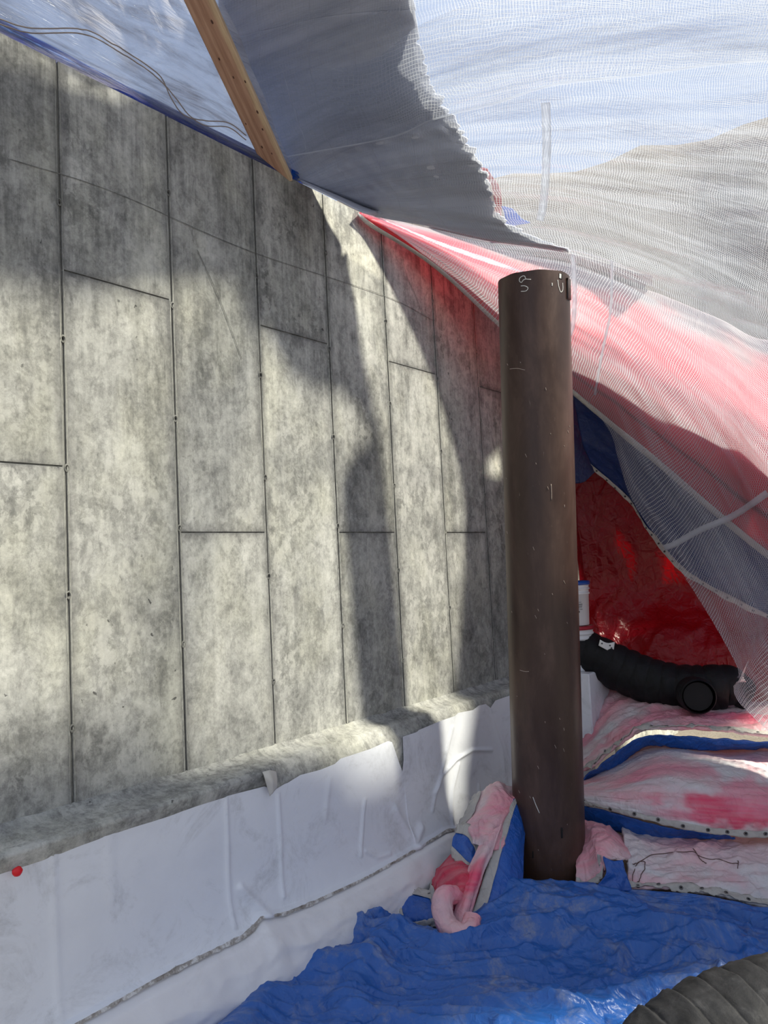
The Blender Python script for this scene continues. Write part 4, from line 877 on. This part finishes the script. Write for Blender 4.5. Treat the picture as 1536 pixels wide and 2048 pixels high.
st = patch('pink_blanket_strip', [
 [(1002, 1650, 4.72), (985, 1664, 4.68), (964, 1690, 4.66)],
 [(981, 1703, 4.6), (966, 1712, 4.54), (948, 1726, 4.57)],
 [(961, 1752, 4.5), (946, 1764, 4.44), (932, 1760, 4.5)],
 [(944, 1806, 4.40), (931, 1812, 4.35), (918, 1805, 4.42)],
 [(926, 1876, 4.28), (912, 1878, 4.25), (900, 1868, 4.3)]], 30, 80, M['blanket'], soft(.014, 5, 1.5, 11, .004), color=pinks(5.2, [(.5, .5, .6, .22, .95, HOT), (.3, .95, .6, .15, .6, PINK)], .55, .2), solid=.015,
 label='pink and crimson blanket strip running along the hem of the blue fold', cat='blanket')
rf = patch('crimson_blanket_fold', [
 [(935, 1735, 4.85), (905, 1720, 4.85), (880, 1745, 4.85), (868, 1765, 4.8)],
 [(960, 1745, 4.6), (925, 1745, 4.55), (890, 1758, 4.6), (872, 1790, 4.65)],
 [(955, 1790, 4.5), (930, 1785, 4.44), (905, 1800, 4.46), (885, 1815, 4.5)],
 [(950, 1840, 4.45), (935, 1830, 4.4), (925, 1835, 4.42), (915, 1838, 4.45)]], 50, 50, M['blanket'], soft(.035, 4, 3, 13, .006), color=pinks(6.6, [(.5, .4, .9, .9, 1.0, np.array((.62, .02, .07)))], .9), solid=.015,
 label='crimson crumpled blanket fold between the white membrane and blue fold', cat='blanket')
hem(rf, rf.o, 'u1', 5, off=.014, over=.02)
G, uv = tube_grid([(912, 1790, 4.45), (890, 1792, 4.38), (884, 1820, 4.32), (896, 1852, 4.26), (918, 1868, 4.2), (938, 1862, 4.2), (945, 1835, 4.28)], [.05, .055, .055, .055, .06, .05, .045], 90, 30, rib=lambda L, T: .014 * ridged(L * 7, np.sin(T) * 2 + 3, 3) + .004 * fbm(L * 20, T * 2), flat=.9)
lp = link('pink_blanket_loop', from_grid(G, uv, pinks(3.3, [(.1, .5, .25, .6, .6, MID)], .85)(uv[..., 0] / uv[..., 0].max(), uv[..., 1], uv[..., 0], uv[..., 1], G), closed_u=True), M['blanket'])
tag(lp, 'puffy pale pink blanket loop curling on the ground tarp left of the pipe', 'blanket')
bf = patch('curled_blue_fold', [
 [(918, 1660, 4.86), (935, 1655, 4.82), (948, 1668, 4.8), (952, 1690, 4.76), (968, 1705, 4.7), (976, 1695, 4.68)],
 [(908, 1680, 4.80), (925, 1690, 4.74), (938, 1708, 4.7), (952, 1722, 4.66), (965, 1725, 4.62), (975, 1715, 4.62)],
 [(906, 1705, 4.76), (922, 1730, 4.68), (940, 1745, 4.62), (952, 1748, 4.6), (964, 1740, 4.58), (974, 1728, 4.58)]], 50, 24, M['blue_plain'], soft(.008, 5, 5), solid=.008,
 label='small curled blue fold with dirty white hem above the crimson fold', cat='tarp')
hem(bf, bf.o, 'v1', 6, off=.008, over=.02); hem(bf, bf.o, 'v0', 6, off=.010, over=.02)
sq = patch('blue_tarp_scrap', [
 [(788, 1768, 4.75), (812, 1776, 4.72), (845, 1786, 4.68), (874, 1794, 4.65)],
 [(790, 1795, 4.64), (815, 1800, 4.6), (845, 1805, 4.58), (874, 1810, 4.55)],
 [(806, 1832, 4.52), (828, 1834, 4.48), (850, 1832, 4.46), (876, 1830, 4.45)],
 [(815, 1850, 4.5), (835, 1856, 4.46), (855, 1852, 4.44), (882, 1848, 4.42)]], 40, 40, M['blue_plain'], soft(.010, 5, 5, 2), solid=.008,
 label='small square blue tarp flap with white hems beside the membrane apron', cat='tarp')
hem(sq, sq.o, 'v0', 9, off=.010, over=.01, n_gr=3, r=.008); hem(sq, sq.o, 'v1', 9, off=.010, over=.01, n_gr=2, r=.008); hem(sq, sq.o, 'u0', 3, off=.011, over=.006)

# ---- big blue ground tarp
def gt(U, V, x, y):
    p_ = x * .45 + y * .7 + .25 * noise2(x, y); q_ = y * 1.1 - x * .35 + .25 * noise2(x + 7, y)
    a = .07 * fbm(p_ * 1.1, q_ * 1.8, 2) + .075 * creases(p_ * .7 + 2, q_ * 1.25, 3.0, 2) + .028 * creases(p_ * 2.2, q_ * 2.7 + 4, 5, 2) + .010 * creases(x * 4 + 3, y * 5 - x, 6, 2) + .003 * fbm(x * 12, y * 12, 3)
    roll = .07 * np.exp(-((U - .05 - .02 * np.sin(V * 9)) / .035) ** 2) * sstep(.05, .2, V) + .05 * np.exp(-((U - .15 - .05 * V) / .03) ** 2) * sstep(.1, .3, V)
    return a * (.25 + .75 * sstep(.0, .2, V)) * (.25 + .75 * sstep(.0, .12, U)) + roll
gtp = patch('blue_ground_tarp', [
 [(748, 1806, 4.6), (790, 1843, 4.55), (850, 1874, 4.45), (925, 1896, 4.35), (1000, 1775, 4.72), (1080, 1768, 4.72), (1170, 1772, 4.7), (1265, 1786, 4.58), (1400, 1800, 4.46), (1536, 1830, 4.35), (1700, 1862, 4.2)],
 [(700, 1838, 4.42), (760, 1862, 4.4), (840, 1892, 4.32), (925, 1906, 4.24), (1000, 1812, 4.5), (1090, 1798, 4.52), (1185, 1800, 4.5), (1290, 1815, 4.42), (1410, 1825, 4.35), (1536, 1855, 4.22), (1700, 1890, 4.1)],
 [(620, 1885, 4.2), (700, 1890, 4.2), (800, 1905, 4.15), (900, 1915, 4.1), (1000, 1870, 4.25), (1100, 1855, 4.3), (1200, 1855, 4.28), (1310, 1868, 4.2), (1420, 1880, 4.12), (1536, 1905, 4.0), (1700, 1935, 3.9)],
 [(545, 1945, 3.95), (640, 1945, 3.95), (760, 1950, 3.95), (870, 1955, 3.92), (990, 1935, 3.98), (1100, 1925, 4.0), (1210, 1928, 3.98), (1320, 1938, 3.9), (1430, 1950, 3.85), (1536, 1970, 3.75), (1700, 1990, 3.65)],
 [(475, 2000, 3.72), (590, 2005, 3.7), (720, 2010, 3.7), (850, 2010, 3.7), (980, 2005, 3.7), (1100, 2000, 3.72), (1210, 2000, 3.7), (1330, 2010, 3.65), (1440, 2020, 3.6), (1536, 2035, 3.5), (1700, 2060, 3.4)],
 [(395, 2068, 3.48), (530, 2080, 3.45), (680, 2085, 3.45), (820, 2085, 3.45), (960, 2085, 3.45), (1100, 2080, 3.45), (1220, 2080, 3.45), (1340, 2090, 3.4), (1450, 2100, 3.35), (1560, 2110, 3.3), (1720, 2130, 3.2)],
 [(250, 2220, 3.0), (420, 2240, 2.95), (600, 2250, 2.95), (780, 2250, 2.95), (950, 2250, 2.95), (1100, 2250, 2.95), (1250, 2250, 2.95), (1380, 2260, 2.9), (1500, 2270, 2.88), (1600, 2280, 2.85), (1750, 2300, 2.8)]],
 330, 230, M['blue_tarp'], gt, solid=.008, label='large wrinkled dusty blue tarp spread over the ground in front', cat='tarp')

# ================================================================ DUCTS AND PAILS
def rib1(L, T): return .018 * np.abs(np.sin(L * math.pi / .115 + .5 * np.sin(T))) ** .6 * .8 + .02 * ridged(L * 3, np.cos(T) * 1.3 + 5, 3)
dk = thing('black_air_duct', 'black fabric air duct lying in a curve from behind the pipe', 'duct', P(1330, 1380, 6.1))
G, uv = tube_grid([(1088, 1276, 6.62), (1125, 1291, 6.58), (1190, 1312, 6.5), (1250, 1342, 6.4), (1320, 1368, 6.25), (1400, 1378, 6.1), (1455, 1372, 6.05), (1500, 1395, 6.0)], [.16, .165, .165, .168, .168, .165, .15, .08], 220, 48, rib1)
link('duct_sleeve', from_grid(G, uv, closed_u=True), M['black_fabric'], dk)
G, uv = tube_grid([P(1385, 1386, 5.98), P(1392, 1390, 5.84), P(1398, 1394, 5.74)], [.125, .13, .125], 16, 36, lambda L, T: .006 * np.sin(L * 120))
link('duct_mouth', from_grid(G, uv, closed_u=True), M['black_fabric'], dk)['label'] = 'open round black duct end'
bm = bmesh.new(); bmesh.ops.create_circle(bm, cap_ends=True, radius=.105, segments=28)
mo = bm_obj('mouth_opening', bm, M['hole'], None); mo.parent = dk; d_ = nrm(P(1398, 1394, 5.74) - P(1385, 1386, 5.98)); mo.matrix_parent_inverse = Matrix.Translation(dk.location).inverted()
mo.matrix_basis = Matrix.Translation(Vector(P(1396, 1393, 5.77))) @ Vector(d_).to_track_quat('Z', 'Y').to_matrix().to_4x4()
lt = P(1213, 1290, 6.29)
tg = patch('duct_label', [[P(1200, 1279, 6.335), P(1208, 1284, 6.33), P(1218, 1286, 6.335), P(1229, 1284, 6.36)], [P(1197, 1291, 6.33), P(1206, 1296, 6.32), P(1218, 1301, 6.32), P(1227, 1299, 6.34)]], 12, 6, M['paper'], lambda U, V, x, y: .006 * np.sin(U * 7), dk, solid=.002, label='torn white paper label')
for a_, b_ in ((1204, 1287), (1220, 1291), (1223, 1296)):
    bm = bmesh.new(); c_ = P(a_, b_, 6.30); box_bm(bm, c_ - np.array((.006, .002, .006)), c_ + np.array((.006, .002, .006))); bm_obj('label_print', bm, M['ink'], dk)

def rib2(L, T):
    ph = L / .088 + .45 * np.sin(T + .6) + .12 * noise2(L * 2, T); fr = ph - np.floor(ph); f_ = np.clip(fr / .85, 0, 1) ** .5 * (1 - sstep(.86, 1.0, fr))
    return .016 * f_ + .012 * ridged(L * 5, np.cos(T) * 2 + np.sin(T), 3) + .006 * fbm(L * 16, T * 3)
gd = thing('grey_ribbed_duct', 'large dusty dark grey ribbed flexible duct in the bottom right corner', 'duct', P(1500, 2080, 2.6))
G, uv = tube_grid([(1240, 2330, 2.35), (1330, 2210, 2.42), (1430, 2130, 2.5), (1550, 2075, 2.6), (1680, 2040, 2.75), (1800, 2010, 2.9)], [.22] * 6, 420, 90, rib2)
link('duct_sleeve', from_grid(G, uv, closed_u=True), M['grey_duct'], gd)

def pail(loc, lidm, label):
    t_ = thing('pail', label, 'pail', loc, 'stacked pails behind the pipe')
    def lathe(name, prof, mat, n=40):
        a_ = np.linspace(0, 2 * math.pi, n, endpoint=False); G = np.array([[(loc[0] + r * math.cos(q_), loc[1] + r * math.sin(q_), loc[2] + z_) for q_ in a_] for r, z_ in prof])
        return link(name, from_grid(G, closed_u=True), mat, t_)
    lathe('pail_body', [(0, .001), (.128, .0), (.132, .006), (.142, .26), (.150, .262), (.150, .275), (.143, .277), (.144, .30), (.152, .302), (.152, .314), (.145, .316), (.146, .335), (.152, .337), (.152, .35)], M['white_plastic'])
    lathe('lid', [(.153, .340), (.158, .342), (.158, .368), (.150, .372), (.142, .364), (0, .364)], lidm)
    return t_
pc = P(1147, 1250, 6.55); 
def pail_text(c):
    dirc = nrm((CAM - c) * np.array((1, 1, 0))); rt = np.cross(dirc, (0, 0, 1)); rt = rt if np.dot(rt, _r) > 0 else -rt
    def at(ang, z_): d__ = dirc * math.cos(ang) + rt * math.sin(ang); return c + d__ * .1425 + np.array((0, 0, z_))
    return at
p_up = pail(tuple(pc), M['lid_blue'], 'white plastic pail with blue lid, upper of the two behind the pipe')
at = pail_text(np.array(pc))
for a0, a1, z0, z1 in ((.12, .55, .197, .2), (.12, .3, .186, .189), (.36, .62, .180, .184), (.36, .62, .172, .175), (.36, .6, .163, .166), (.36, .58, .154, .157), (.36, .39, .15, .19), (.12, .32, .150, .153), (.12, .42, .112, .127), (.2, .6, .14, .142), (.46, .62, .135, .137)):
    G = np.array([[at(a0 + (a1 - a0) * k_ / 4, z_) for k_ in range(5)] for z_ in (z0, z1)]); link('label_print', from_grid(G), M['ink'], p_up)
pail((pc[0] + .012, pc[1] + .0, pc[2] - .374), M['lid_red'], 'white plastic pail with dark red lid, lower of the two behind the pipe')
# timber crib under the pails (hidden, carries them)
bm = bmesh.new(); box_bm(bm, (pc[0] - .2, pc[1] - .2, -.05), (pc[0] + .2, pc[1] + .2, pc[2] - .376), .01)
tag(bm_obj('wrapped_block', bm, M['membrane']), 'white wrapped block under the two pails, mostly hidden by the black duct', 'block')
